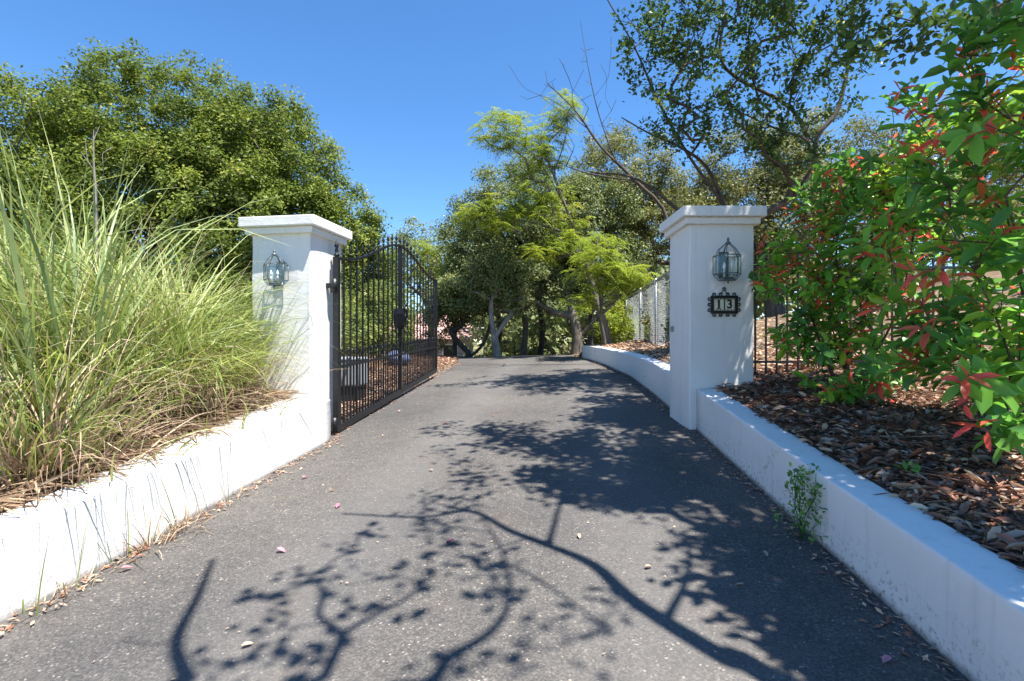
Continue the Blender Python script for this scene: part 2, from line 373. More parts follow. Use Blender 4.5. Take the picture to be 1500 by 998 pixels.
# ------------------------------------------------------------------ white walls
def sweep_wall(name, ys, face, thick, height, side, mat, label, base=None):
    """side=-1: road on the +x side (left wall); side=+1: road on the -x side (right wall)"""
    vv = []; hh = []; ff = []; nring = 0
    for y in ys:
        x0 = face(y); t = thick(y); h = height(y); z0 = road_z(x0, y)
        prof = [(0.0, -0.12)] + [(0.0, h * k / 6) for k in range(0, 6)] + [(0.0, h - 0.022), (0.0005, h - 0.011), (0.0035, h - 0.0035), (0.011, h - 0.0005), (0.022, h), (t * 0.5, h + 0.002), (t - 0.022, h), (t - 0.011, h - 0.0005), (t - 0.0035, h - 0.0035), (t, h - 0.022), (t, h * 0.4), (t, -0.12)]
        nring = len(prof)
        for d, z in prof:
            k = 0.006 if 0 <= z else 0.0
            dx = k * mnoise.noise((y * 2.2, z * 6, d * 5 + 3)) + 0.5 * k * mnoise.noise((y * 7, z * 9, d * 9))
            dz = 0.003 * mnoise.noise((y * 1.7, d * 4, 9.0)) if z > 0.2 else 0
            vv.append((x0 + side * d + dx, y, z0 + z + dz)); hh.append(max(0, z))
    for j in range(len(ys) - 1):
        for i in range(nring - 1):
            a = j * nring + i; q = (a, a + nring, a + nring + 1, a + 1)
            ff.append(q if side < 0 else q[::-1])
    e0 = tuple(range(nring)); e1 = tuple((len(ys) - 1) * nring + i for i in range(nring))
    ff.append(e0 if side < 0 else e0[::-1]); ff.append(e1[::-1] if side < 0 else e1)
    me = bpy.data.meshes.new(name); me.from_pydata(vv, [], ff); sm = [True] * len(ff); sm[-1] = sm[-2] = False
    me.polygons.foreach_set('use_smooth', sm)
    a = me.attributes.new('h', 'FLOAT', 'POINT'); a.data.foreach_set('value', hh); me.update()
    return tag(link(name, me, mat), label, 'wall', kind='thing')
sweep_wall('retaining_wall', list(np.arange(-4, 5.11, 0.12)) + [5.14], lambda y: pl(XL, y), wl_th, WL_H, -1, M['wall'], 'sunlit low white wall holding back the tall grass')
sweep_wall('retaining_wall', list(np.arange(-4, 5.0, 0.12)) + [5.075], lambda y: pl(XR, y), lambda y: 0.21, WR_H, 1, M['wall_dirty'], 'shaded low white wall with splashed dirt along the leaf covered bed')
sweep_wall('retaining_wall', list(np.arange(5.7, 12.4, 0.12)) + [12.42], lambda y: pl(XR, y), lambda y: 0.21, WR_H, 1, M['wall_dirty'], 'curved low white wall beyond the gate pillar, ending at the crest')

# ------------------------------------------------------------------ gate pillars
def pillar(loc, rz, z0, z1, label):
    root = empty('gate_pillar', label, 'pillar', (loc[0], loc[1], z0), rz)
    H = z1 - z0; s = 0.65
    # shaft with hand-trowelled unevenness
    vv = []; ff = []; n = 5; rows = 16; per = []
    for k in range(4):
        for i in range(n):
            t = -1 + 2 * i / n; per.append([(t, -1), (1, t), (-t, 1), (-1, -t)][k])
    for j in range(rows + 1):
        z = -0.25 + (H - 0.165 + 0.25) * j / rows
        for (a, b) in per:
            cx, cy = a * s / 2, b * s / 2
            if abs(a) == 1 and abs(b) == 1: cx *= 0.985; cy *= 0.985
            k = 0.007; ox = loc[0] * 3
            cx += k * mnoise.noise((a * 1.1 + ox, b * 1.1, z * 2.3)); cy += k * mnoise.noise((a * 1.1 + 9, b * 1.1 + ox, z * 2.3))
            vv.append((cx, cy, z))
    m = len(per)
    for j in range(rows):
        for i in range(m):
            i2 = (i + 1) % m; ff.append((j * m + i, j * m + i2, (j + 1) * m + i2, (j + 1) * m + i))
    me = bpy.data.meshes.new('shaft'); me.from_pydata(vv, [], ff); me.update()
    bm = bmesh.new(); bm.from_mesh(me)
    ce = [e for e in bm.edges if abs(e.verts[0].co.z - e.verts[1].co.z) > 0.01 and len(e.link_faces) == 2 and e.calc_face_angle(0) > 0.8]
    bmesh.ops.bevel(bm, geom=ce, offset=0.012, segments=2, affect='EDGES', profile=0.5)
    bm.to_mesh(me); bm.free()
    link('shaft', me, M['stucco'], root)
    b = MB(); b.box((0, 0, H - 0.1375), (s + 0.085, s + 0.085, 0.065)); mo = b.build('moulding', M['stucco'], root, 0.008)
    b = MB(); b.box((0, 0, H - 0.0525), (s + 0.17, s + 0.17, 0.101)); cp = b.build('cap', M['stucco'], root, 0.01)
    return root
PLc = (-2.279, 5.472); PRc = (2.082, 5.405)
pl_root = pillar(PLc, R(-9), 0.26, 2.52, 'sunlit white stucco gate pillar that carries the iron gate')
pr_root = pillar(PRc, 0, 0.385, 2.60, 'shaded white stucco gate pillar with the house number')

# ------------------------------------------------------------------ lanterns
def lantern(at, rz, label, six):
    root = empty('wall_lantern', label, 'lantern', at, rz, 'lanterns on the gate pillars'); root.scale = (0.83, 0.83, 1.0) if six else (0.77, 0.77, 0.84)
    # plan of the body, wall at y=0, lantern reaches out to -y
    if six: plan = [(-0.145, -0.06), (-0.145, -0.15), (-0.07, -0.25), (0.07, -0.25), (0.145, -0.15), (0.145, -0.06)]
    else: plan = [(-0.135, -0.05), (-0.135, -0.16), (0.0, -0.27), (0.135, -0.16), (0.135, -0.05)]
    hb = 0.175; cx, cy = 0.0, -0.14
    def ring(k, z): return [Vector((cx + (x - cx) * k, cy + (y - cy) * k, z)) for x, y in plan]
    low, top, bot, neck = ring(1, 0), ring(1, hb), ring(0.62, -0.06), ring(0.20, hb + 0.115)
    n = len(plan); f = MB()
    for rg in (low, top, bot):
        for i in range(n): f.tube([rg[i], rg[(i + 1) % n]], 0.0045, 5)
    for i in range(n):
        f.tube([low[i], top[i]], 0.0048, 5); f.tube([bot[i], low[i]], 0.004, 5)
    f.build('frame', M['verdigris'], root)
    f = MB()
    for i in range(n):
        mid = (top[i] + neck[i]) / 2 + Vector(((top[i].x - cx) * 0.05, (top[i].y - cy) * 0.05, 0.008))
        f.tube([top[i], mid, neck[i]], 0.0042, 5)
    f.lathe([(0.0, 0.0), (0.03, 0.0), (0.036, 0.012), (0.018, 0.026), (0.012, 0.04), (0.016, 0.05), (0.008, 0.065), (0.0, 0.07)], (cx, cy, hb + 0.11), 10)
    f.build('crown', M['verdigris'], root)
    for i in range(n):
        a, b2 = low[i], low[(i + 1) % n]; c, d = top[(i + 1) % n], top[i]
        g = MB(); g.add([a, b2, c, d], [(0, 1, 2, 3)]); g.build('pane', M['glass'], root)
        g = MB(); g.add([bot[i], bot[(i + 1) % n], b2, a], [(0, 1, 2, 3)]); g.build('pane', M['glass'], root)
    p = MB(); p.box((0, -0.012, 0.1), (0.11, 0.022, 0.26)); p.tube([(0, -0.02, 0.22), (0, -0.06, 0.27), (0, -0.13, hb + 0.125)], 0.007, 6)
    p.box((0, -0.07, -0.02), (0.02, 0.12, 0.012)); p.build('wall_bracket', M['verdigris'], root)
    t = MB(); t.lathe([(0.0, 0.0), (0.06, 0.0), (0.065, 0.012), (0.02, 0.02), (0.0, 0.02)], (cx, cy, -0.05), 12)
    t.lathe([(0.0, -0.05), (0.008, -0.04), (0.014, -0.02), (0.01, 0.0)], (cx, cy, -0.05), 8); t.build('base_cup', M['verdigris'], root)
    for sx in (-0.045, 0.045):
        c = MB(); c.lathe([(0.0, 0), (0.011, 0), (0.011, 0.075), (0.0, 0.075)], (cx + sx, cy, -0.03), 8); cd = c.build('candle', M['candle'], root)
        c = MB(); c.lathe([(0.006, 0), (0.016, 0.02), (0.017, 0.035), (0.008, 0.062), (0.0, 0.075)], (cx + sx, cy, 0.045), 8); c.build('bulb', M['bulb'], cd)
    return root
def on_pillar(c, rz, u, out=0.332):
    return (c[0] + u * math.cos(rz) + out * math.sin(rz), c[1] + u * math.sin(rz) - out * math.cos(rz))
q = on_pillar(PLc, R(-9), 0.01); lantern((q[0], q[1], 1.875), R(-9), 'glass lantern on the sunlit white pillar beside the tall grass', False)
q = on_pillar(PRc, 0, 0.01); lantern((q[0], q[1], 1.925), 0, 'glass lantern above the house number plaque', True)

# ------------------------------------------------------------------ house number
def plaque():
    q = on_pillar(PRc, 0, 0.015, 0.334); zc = HC + (499 - 446.5) / F * 5.07
    root = empty('house_number_plaque', 'black wrought iron scroll plaque with cream number tiles on the pillar', 'house number', (q[0], q[1], zc), 0)
    w, h = 0.265, 0.178; root.scale = (1.0, 1.0, 1.0)
    f = MB()
    for sx in (-1, 1): f.box((sx * (w / 2 - 0.014), -0.012, 0), (0.028, 0.024, h))
    for sz in (-1, 1): f.box((0, -0.012, sz * (h / 2 - 0.014)), (w - 0.0565, 0.0235, 0.028))
    f.box((0, -0.012, 0), (0.008, 0.022, h - 0.057)); f.build('frame', M['iron'], root, 0.002, 1)
    for i, (ch, cx) in enumerate((('1', -0.053), ('3', 0.053))):
        t = MB(); t.box((cx, -0.006, 0), (0.098, 0.01, 0.12)); tl = t.build('tile', M['tile'], root)
        cu = bpy.data.curves.new('numeral', 'FONT'); cu.body = ch; cu.size = 0.12; cu.align_x = 'CENTER'; cu.align_y = 'CENTER'; cu.extrude = 0.0012; cu.offset = 0.0035
        tmp = bpy.data.objects.new('numeral_curve', cu); C.objects.link(tmp)
        me = bpy.data.meshes.new_from_object(tmp.evaluated_get(bpy.context.evaluated_depsgraph_get())); bpy.data.objects.remove(tmp)
        me.name = 'numeral'; me.materials.clear()
        link('numeral', me, M['ink'], tl, (cx, -0.0135, 0), (R(90), 0, 0))
        if ch == '1':
            b = MB(); b.box((cx, -0.0135, -0.040), (0.042, 0.003, 0.007)); b.box((cx - 0.011, -0.0137, 0.030), (0.016, 0.003, 0.007)); b.build('numeral_serif', M['ink'], tl)
        # leafy border marks of the tile
        for sz in (-1, 1):
            b = MB()
            for k in range(5): b.box((cx - 0.036 + k * 0.018, -0.0118, sz * 0.053), (0.011, 0.002, 0.008 + 0.004 * (k % 2)), 0, 0.7)
            b.build('tile_border', M['ink'], tl)
    def scroll(x, z, ang, flip, s=0.035):
        pts = []
        for k in range(15):
            a = k / 14 * 5.6; r = s * (1 - 0.75 * k / 14) * 0.55
            u = (math.cos(a) * r - s * 0.55) * -1; v = math.sin(a) * r * flip
            pts.append((x + v * math.cos(ang) + u * -math.sin(ang), -0.010, z + v * math.sin(ang) + u * math.cos(ang)))
        m = MB(); m.tube(pts, 0.0038, 5); m.build('scroll', M['iron'], root)
    for x in (-0.10, -0.035, 0.035, 0.10):
        for fl in (-1, 1):
            scroll(x, h / 2 - 0.003, 0, fl); scroll(x, -h / 2 + 0.003, math.pi, fl)
    for z in (-0.055, 0.0, 0.055):
        for fl in (-1, 1):
            scroll(w / 2 - 0.003, z, -math.pi / 2, fl); scroll(-w / 2 + 0.003, z, math.pi / 2, fl)
    for fl in (-1, 1):
        m = MB(); m.tube([(fl * 0.05, -0.01, h / 2 + 0.01), (fl * 0.022, -0.01, h / 2 + 0.03), (fl * 0.004, -0.01, h / 2 + 0.055)], 0.004, 5); m.build('scroll', M['iron'], root)
        scroll(fl * 0.002, h / 2 + 0.05, 0, fl, 0.034)
plaque()
b = MB(); b.box((0, 0, 0), (0.008, 0.10, 0.06)); b.box((-0.005, 0, 0), (0.006, 0.05, 0.03))
tag(b.build('gate_sensor', M['galv'], None, 0.002, 1, loc=(PRc[0] - 0.332, 5.60, 1.28 + (499 - 482) / F * 5.6)), 'small grey sensor plate on the shaded side of the number pillar', 'sensor')

# ------------------------------------------------------------------ iron gate (open, along the left edge)
def gate():
    hx, hy = -1.87, 5.46; ang = math.atan2(4.29, 0.42); Lg = math.hypot(4.29, 0.42)
    root = empty('iron_gate', 'open black wrought iron gate with spear tips and a curved top', 'gate', (hx, hy, 0), ang)
    zb = lambda u: 0.335 + 0.378 * u / Lg
    zm = lambda u: 0.995 + 0.16 * u / Lg
    def zt(u):
        s = u / Lg; base = 2.16 + 0.27 * s
        return base + 0.385 * (0.5 - 0.5 * math.cos(2 * math.pi * s)) ** 1.15
    def bar(name, u, z0, z1, w, d=None, mat='iron', par=root):
        m = MB(); m.box((u, 0, (z0 + z1) / 2), (w, d or w, z1 - z0)); return m.build(name, M[mat], par)
    def spear(z, u, par, k=1.0):
        m = MB(); m.lathe([(0.006 * k, -0.01), (0.015 * k, 0.0), (0.015 * k, 0.008), (0.007 * k, 0.014), (0.012 * k, 0.03), (0.02 * k, 0.05), (0.009 * k, 0.085), (0.0, 0.125 * k)], (u, 0, z), 6)
        m.build('spear_tip', M['iron'], par)
    # stiles
    s0 = bar('hinge_stile', 0.0, zb(0) - 0.03, zt(0) + 0.01, 0.06, 0.06); bar('end_stile', Lg, zb(Lg) - 0.02, zt(Lg), 0.05, 0.05)
    c = bar('centre_stile', Lg / 2, zb(Lg / 2), zt(Lg / 2), 0.065, 0.05)
    m = MB(); m.lathe([(0.012, 0), (0.03, 0.015), (0.03, 0.03), (0.012, 0.045), (0.022, 0.07), (0.012, 0.1), (0.028, 0.12), (0.01, 0.15), (0.0, 0.2)], (0, 0, zt(0) + 0.008), 8); m.build('finial', M['iron'], s0)
    # rails
    def rail(name, zf, w, h, n=2):
        m = MB(); us = [0.03 + (Lg - 0.055) * k / n for k in range(n + 1)]; P = []; Fc = []
        for u in us:
            z = zf(u); P += [(u, -w / 2, z - h / 2), (u, w / 2, z - h / 2), (u, w / 2, z + h / 2), (u, -w / 2, z + h / 2)]
        for k in range(n):
            a = 4 * k; Fc += [(a, a + 4, a + 5, a + 1), (a + 1, a + 5, a + 6, a + 2), (a + 2, a + 6, a + 7, a + 3), (a + 3, a + 7, a + 4, a)]
        Fc += [(0, 1, 2, 3), (4 * n + 3, 4 * n + 2, 4 * n + 1, 4 * n)]
        m.add(P, Fc); return m.build(name, M['iron'], root)
    rail('bottom_rail', zb, 0.05, 0.07); rail('middle_rail', zm, 0.036, 0.03); rail('top_rail', zt, 0.034, 0.03, 48)
    n = 24
    for k in range(1, n):
        u = Lg * k / n
        if k != n // 2:
            p = bar('picket', u, zb(u) + 0.03, zt(u) + 0.045, 0.019); spear(zt(u) + 0.045, u, p)
        else: spear(zt(u) + 0.02, u, c)
    for k in range(n):
        u = Lg * (k + 0.5) / n
        p = bar('short_picket', u, zb(u) + 0.03, zm(u) + 0.10, 0.015); spear(zm(u) + 0.10, u, p, 0.8)
    # lock ornament on the centre stile: shield with scrolls
    z = 1.62; u = Lg / 2
    pts = [(-0.07, 0.13), (0.07, 0.13), (0.085, 0.05), (0.07, -0.10), (0.0, -0.17), (-0.07, -0.10), (-0.085, 0.05)]
    m = MB(); P = [(u + x, -0.075, z + y) for x, y in pts] + [(u + x, 0.075, z + y) for x, y in pts]; k = len(pts)
    m.add(P, [tuple(range(k)), tuple(range(2 * k - 1, k - 1, -1))] + [(i, i + k, (i + 1) % k + k, (i + 1) % k) for i in range(k)]); lk = m.build('lock_shield', M['iron'], root)
    for sx in (-1, 1):
        for zz, fl in ((0.12, 1), (-0.15, -1)):
            q = [(u + sx * (0.02 + 0.07 * math.sin(a) * (1 - a / 9)), -0.085, z + zz + fl * (0.07 * (1 - math.cos(a)) * 0.6 - 0.01)) for a in [i * 0.4 for i in range(12)]]
            m = MB(); m.tube(q, 0.008, 5); m.build('scroll', M['iron'], lk)
    m = MB(); m.tube([(u + 0.055 * math.cos(a), -0.09, z + 0.055 * math.sin(a)) for a in [i * 0.52 for i in range(13)]], 0.008, 5); m.build('ring', M['iron'], lk)
    # hinges to the pillar
    for zz in (1.86, zb(0) + 0.06):
        m = MB(); m.lathe([(0.0, -0.07), (0.035, -0.07), (0.035, 0.07), (0.0, 0.07)], (-0.055, 0.0, zz), 10); m.box((-0.05, 0.06, zz), (0.05, 0.10, 0.05)); m.box((-0.02, 0.0, zz), (0.06, 0.03, 0.05)); m.build('hinge', M['iron'], root)
gate()

# iron fence running on from the number pillar
def side_fence():
    z0 = ground_z(3.0, 5.55)
    root = empty('iron_fence', 'black iron picket fence beside the number pillar behind the red-tipped shrub', 'fence', (2.41, 5.5, z0), R(4))
    for zz in (0.14, 1.18):
        m = MB(); m.box((1.3, 0, zz), (2.6, 0.03, 0.025)); m.build('rail', M['iron'], root)
    me = None
    for k in range(21):
        if me is None:
            m = MB(); m.box((0, 0, 0.68), (0.016, 0.016, 1.36)); m.lathe([(0.006, 0), (0.014, 0.01), (0.018, 0.03), (0.0, 0.09)], (0, 0, 1.355), 6)
            o = m.build('picket', M['iron'], root); me = o.data
        else: o = link('picket', me, None, root)
        o.location = (0.09 + k * 0.12, 0, 0.0)
side_fence()

# wire mesh fence up on the bank
def wire_fence():
    pts = [Vector((2.75, 8.6)), Vector((2.98, 10.6)), Vector((3.16, 12.6)), Vector((3.35, 15.0))]
    root = empty('wire_fence', 'grey wire mesh fence on the bank beyond the number pillar', 'fence', (0, 0, 0))
    ztop = 2.52; me = None
    for p in pts:
        g = ground_z(p.x, p.y); m = MB(); m.tube([(p.x, p.y, g - 0.1), (p.x, p.y, ztop + 0.05)], 0.028, 8); m.build('post', M['galv'], root)
    for a, b2 in zip(pts, pts[1:]):
        m = MB(); m.tube([(a.x, a.y, ztop), (b2.x, b2.y, ztop)], 0.02, 6); m.build('top_rail', M['galv'], root)
        m = MB(); d = (b2 - a); L = d.length; H = 1.35; st = 0.085; k = -H
        while k < L:
            for s in (1, -1):
                u0, z0, u1, z1 = k, 0.0, k + H, H
                if u0 < 0: z0 += -u0; u0 = 0
                if u1 > L: z1 -= (u1 - L); u1 = L
                if u1 > u0:
                    za, zb_ = (ztop - H + z0, ztop - H + z1) if s > 0 else (ztop - z0, ztop - z1)
                    pa = a + d * (u0 / L); pb = a + d * (u1 / L)
                    m.tube([(pa.x, pa.y, za), (pb.x, pb.y, zb_)], 0.003, 3, False)
            k += st
        m.build('wire_mesh', M['galv'], root)
wire_fence()

# gate operator cabinet and blue stand-in for an unidentified object behind the gate
r = empty('gate_operator', 'grey steel gate motor cabinet on a black base behind the gate bars', 'motor box', (-2.25, 7.15, ground_z(-2.25, 7.15) - 0.02), R(-6))
m = MB(); m.box((0, 0, 0.12), (0.30, 0.30, 0.24)); m.build('base', M['black'], r, 0.01)
m = MB(); m.box((0, 0, 0.42), (0.36, 0.36, 0.37), 0, 0.95); m.build('housing', M['greybox'], r, 0.025)
m = MB(); m.box((0, 0, 0.615), (0.37, 0.37, 0.03), 0, 0.93); m.build('lid', M['greybox'], r, 0.008)
M['bluelump'] = m_plain('shiny_blue', (0.16, 0.20, 0.34), 0.25, 0, 0.5, 6)
bm = bmesh.new(); bmesh.ops.create_icosphere(bm, subdivisions=4, radius=0.22)  # rounded lump standing in for a small blue object of unknown kind
for v in bm.verts:
    k = 1 + 0.22 * mnoise.noise(v.co * 4.2) + 0.08 * mnoise.noise(v.co * 11); v.co = Vector((v.co.x * k * 1.25, v.co.y * k, max(-0.16, v.co.z * k * 0.72)))
me = bpy.data.meshes.new('blue_lump'); bm.to_mesh(me); bm.free(); me.polygons.foreach_set('use_smooth', [True] * len(me.polygons))
tag(link('blue_lump', me, M['bluelump'], None, (-2.5, 11.2, ground_z(-2.5, 11.2) + 0.15)), 'shiny blue lump, stand-in for an unidentified object, lying on the mulch behind the gate', 'unidentified object')

# ------------------------------------------------------------------ leaves and branches
def unit(a): return a / np.maximum(np.linalg.norm(a, axis=1, keepdims=True), 1e-9)
def leaves_mesh(name, c, d, nrm, L, Wd, rnd, shape='diamond', curl=0.15, fold=0.18):
    """one mesh of many leaves. c base points, d directions, nrm normals, L lengths, Wd widths"""
    N = len(c); d = unit(d); s = unit(np.cross(d, nrm)); n = np.cross(s, d)
    L = np.broadcast_to(L, (N,))[:, None]; Wd = np.broadcast_to(Wd, (N,))[:, None]
    if shape == 'diamond':
        prof = [(0, 0, 0), (0.5, 0.5, 0.1), (1, 0, 0), (0.5, -0.5, 0.1)]
        tri = [(0, 1, 2), (0, 2, 3)]
    else:
        prof = [(0, 0, 0), (0.33, 0.40, 1), (0.33, 0, 0), (0.33, -0.40, 1), (0.70, 0.40, 1), (0.70, 0, 0), (0.70, -0.40, 1), (1, 0, 0)]
        tri = [(0, 1, 2), (0, 2, 3), (2, 1, 4), (2, 4, 5), (2, 5, 6), (2, 6, 3), (5, 4, 7), (5, 7, 6)]
    k = len(prof); V = np.empty((N, k, 3), dtype=np.float64)
    for i, (t, w, f) in enumerate(prof):
        V[:, i] = c + d * L * t + s * Wd * w + n * (Wd * f * fold - L * curl * t * t)
    idx = (np.arange(N)[:, None, None] * k + np.array(tri)[None]).reshape(-1)
    me = bpy.data.meshes.new(name)
    set_mesh(me, V.reshape(-1, 3), idx, np.full(N * len(tri), 3), shape != 'diamond', np.repeat(rnd, len(tri)))
    return me

class Skel:
    def __init__(s): s.p = []; s.par = []; s.mr = {}
    def poly(s, pts, attach=True, rad=None):
        first = len(s.p)
        pts = [np.array(p, float) for p in pts]; par = -1
        if len(pts) > 2:
            q = [pts[0]]; E = [2 * pts[0] - pts[1]] + pts + [2 * pts[-1] - pts[-2]]
            for i in range(1, len(E) - 2):
                a, b, c, e = E[i - 1], E[i], E[i + 1], E[i + 2]
                for t in (0.25, 0.5, 0.75, 1.0): q.append(0.5 * (2 * b + (c - a) * t + (2 * a - 5 * b + 4 * c - e) * t * t + (3 * b - a - 3 * c + e) * t ** 3))
            pts = q
        if s.p and attach:
            A = np.array(s.p); par = int(np.argmin(((A - pts[0]) ** 2).sum(1)))
        for i, p in enumerate(pts):
            if i > 0:
                a = pts[i - 1]; L = np.linalg.norm(p - a); n = max(1, int(L / 0.35))
                for k in range(1, n + 1):
                    q = a + (p - a) * k / n + (rng.normal(0, 0.012, 3) if k < n else 0)
                    s.p.append(q); s.par.append(par); par = len(s.p) - 1
            elif par == -1 or not attach:
                s.p.append(p); s.par.append(par); par = len(s.p) - 1
        if rad:
            for i in range(first, len(s.p)): s.mr[i] = rad[0] + (rad[1] - rad[0]) * (i - first) / max(1, len(s.p) - first - 1)
        return par
    def grow(s, targets, step=0.45, jit=0.06, up=0.0):
        root = s.p[0]; o = np.argsort(((targets - root) ** 2).sum(1))
        tips = np.empty(len(targets), int); A = np.zeros((len(s.p) + len(targets) * 12, 3)); A[:len(s.p)] = s.p; n = len(s.p)
        rd = np.linalg.norm(A - root, axis=1)
        for ti in o:
            t = targets[ti]; D = np.linalg.norm(A[:n] - t, axis=1); dr = np.linalg.norm(t - root)
            pen = D + 1.2 * np.maximum(0, rd[:n] - dr + 0.15)
            j = int(np.argmin(pen)); a = A[j].copy(); L = D[j]; k = int(min(8, max(1, round(L / step)))); par = j
            for i in range(1, k + 1):
                f = i / k; q = a + (t - a) * f
                if i < k: q = q + rng.normal(0, jit, 3) + np.array((0, 0, up * math.sin(math.pi * f) * L))
                if n >= len(A): A = np.vstack((A, np.zeros((len(A), 3)))); rd = np.concatenate((rd, np.zeros(len(rd))))
                A[n] = q; rd[n] = np.linalg.norm(q - root); s.p.append(q); s.par.append(par); par = n; n += 1
            tips[ti] = par
        return tips
    def mesh(s, name, r_tip, r_root, minr=0.0):
        n = len(s.p); cnt = np.zeros(n); ch = [[] for _ in range(n)]
        for i in range(n - 1, -1, -1):
            if not ch[i]: cnt[i] = 1
            if s.par[i] >= 0: cnt[s.par[i]] += cnt[i]; ch[s.par[i]].append(i)
        e = math.log(max(1.01, r_root / r_tip)) / math.log(max(2, cnt.max())); r = r_tip * cnt ** e
        for i, v in s.mr.items(): r[i] = v
        m = MB(); seen = [False] * n
        starts = [i for i in range(n) if s.par[i] < 0]
        st = [(i, None) for i in starts]
        while st:
            i, par = st.pop(); pts = []; rs = []
            if par is not None: pts.append(s.p[par]); rs.append(min(r[par], r[i] * 1.25))
            while True:
                pts.append(s.p[i]); rs.append(r[i])
                if not ch[i]: break
                c = sorted(ch[i], key=lambda q: -cnt[q])
                for q in c[1:]: st.append((q, i))
                i = c[0]
            if rs[0] < minr or len(pts) < 2: continue
            if par is None:   # root flare
                rs[0] *= 1.35
                if len(rs) > 2: rs[1] *= 1.12
            m.tube(pts, [float(x) for x in rs], 8 if rs[0] > 0.06 else (6 if rs[0] > 0.02 else 4), False)
        me = bpy.data.meshes.new(name); me.from_pydata(m.v, [], m.f); me.polygons.foreach_set('use_smooth', m.sm); me.update(); return me

def sample_lobes(lobes, n, shell=0.55, cut=-0.55):
    out = []; w = np.array([l[1][0] * l[1][1] + l[1][1] * l[1][2] + l[1][0] * l[1][2] for l in lobes]); w = w / w.sum()
    while len(out) < n:
        l = lobes[rng.choice(len(lobes), p=w)]; v = rng.normal(size=3); v /= np.linalg.norm(v)
        if v[2] < cut and rng.random() < 0.7: continue
        rr = shell + (1 - shell) * rng.random() ** 0.7 if rng.random() < 0.8 else rng.random()
        q = np.array(l[0]) + v * rr * np.array(l[1]) * (1 + 0.10 * mnoise.noise(Vector(v * 2.3) + Vector(l[0])))
        out.append(q)
    return np.array(out)

def clump_leaves(cent, per, spread, flat, Lr, crown_c, up=0.5, out=0.5):
    N = len(cent) * per
    dens = np.repeat(cent, per, axis=0)
    g = rng.normal(size=(N, 3)); g = unit(g) * (rng.random((N, 1)) ** 0.45) * np.repeat(rng.uniform(0.6, 1.3, len(cent)), per)[:, None]
    pos = dens + g * np.array((spread, spread, spread * flat))
    o = unit(pos - crown_c); nrm = unit(rng.normal(size=(N, 3)) * 0.55 + o * out + np.array((0, 0, up)) + g * 0.35)
    d = unit(np.cross(nrm, rng.normal(size=(N, 3))) + g * 0.4)
    L = rng.uniform(Lr[0], Lr[1], N)
    cl = np.repeat(rng.normal(0, 0.13, len(cent)), per)
    return pos, d, nrm, L, cl

def tree(name, label, cat, base, trunk, lobes, n_cl, per, spread, Lr, leafmat, bark, r_root, r_tip=0.008, aspect=0.55, group=None, flat=0.75, limbs=(), shade=0.5, minr=0.0, step=0.6, crown=None, shell=0.55, rndbase=0.45):
    root = empty(name, label, cat, base, 0, group); b0 = np.array(base)
    sk = Skel(); sk.poly([np.array(p) - b0 for p in trunk])
    for l in limbs: sk.poly([np.array(p) - b0 for p in l])
    T = sample_lobes([((np.array(c) - b0), r_) for c, r_ in lobes], n_cl, shell)
    sk.grow(T, step, 0.08)
    link('trunk', sk.mesh('trunk', r_tip, r_root, minr), M[bark], root)
    cc = np.mean([np.array(c) for c, _ in lobes], axis=0) - b0
    pos, d, nrm, L, cl = clump_leaves(T, per, spread, flat, Lr, cc)
    rnd = np.clip(rndbase + cl + rng.normal(0, 0.17, len(pos)), 0, 1)
    link('crown', leaves_mesh('crown', pos, d, nrm, L, L * aspect, rnd), M[leafmat], root)
    return root

# --- dense evergreen oaks behind the grass (left)
G = 'dense evergreen oaks left of the gate'
def gb(x, y): return (x, y, ground_z(x, y) - 0.1)
tree('oak_tree', 'tallest dense green oak with a rounded crown behind the tall grass', 'tree', gb(-8.6, 14.2), [gb(-8.6, 14.2), (-8.5, 14.2, 2.6), (-8.2, 14.0, 4.5)],
     [((-9.3, 14.0, 5.85), (3.1, 2.6, 3.1)), ((-6.7, 13.8, 5.3), (2.1, 2.1, 2.55)), ((-8.6, 12.6, 3.8), (3.4, 2.0, 2.5)), ((-7.6, 13.7, 5.9), (1.9, 1.9, 1.8)), ((-7.2, 12.4, 1.9), (2.6, 1.2, 1.5)), ((-9.8, 12.4, 1.9), (2.6, 1.2, 1.5))], 1500, 165, 0.34, (0.06, 0.11), 'oakleaf', 'bark_grey', 0.2, flat=0.9, shell=0.78)
tree('oak_tree', 'lower green oak sloping down behind the sunlit pillar towards the gate', 'tree', gb(-5.0, 14.4), [gb(-5.0, 14.4), (-4.9, 14.4, 2.0), (-4.6, 14.3, 3.0)],
     [((-5.2, 14.0, 3.9), (1.6, 1.7, 1.75)), ((-4.2, 14.2, 2.6), (1.1, 1.4, 1.5)), ((-5.8, 13.2, 2.4), (1.9, 1.4, 1.9)), ((-3.9, 14.4, 1.5), (1.1, 1.0, 1.1))], 560, 165, 0.32, (0.06, 0.105), 'oakleaf', 'bark_grey', 0.15, flat=0.9, shell=0.75)
tree('oak_tree', 'green oak filling the edge of the view behind the broad-bladed grass', 'tree', gb(-13.0, 12.6), [gb(-13.0, 12.6), (-12.8, 12.6, 2.4), (-12.5, 12.5, 4)],
     [((-12.2, 12.6, 5.0), (2.6, 2.3, 2.8)), ((-11.0, 11.4, 3.4), (2.4, 1.8, 2.2)), ((-14.6, 12.0, 4.9), (2.6, 2.3, 2.9))], 700, 165, 0.36, (0.06, 0.11), 'oakleaf', 'bark_grey', 0.18, flat=0.9, shell=0.75)

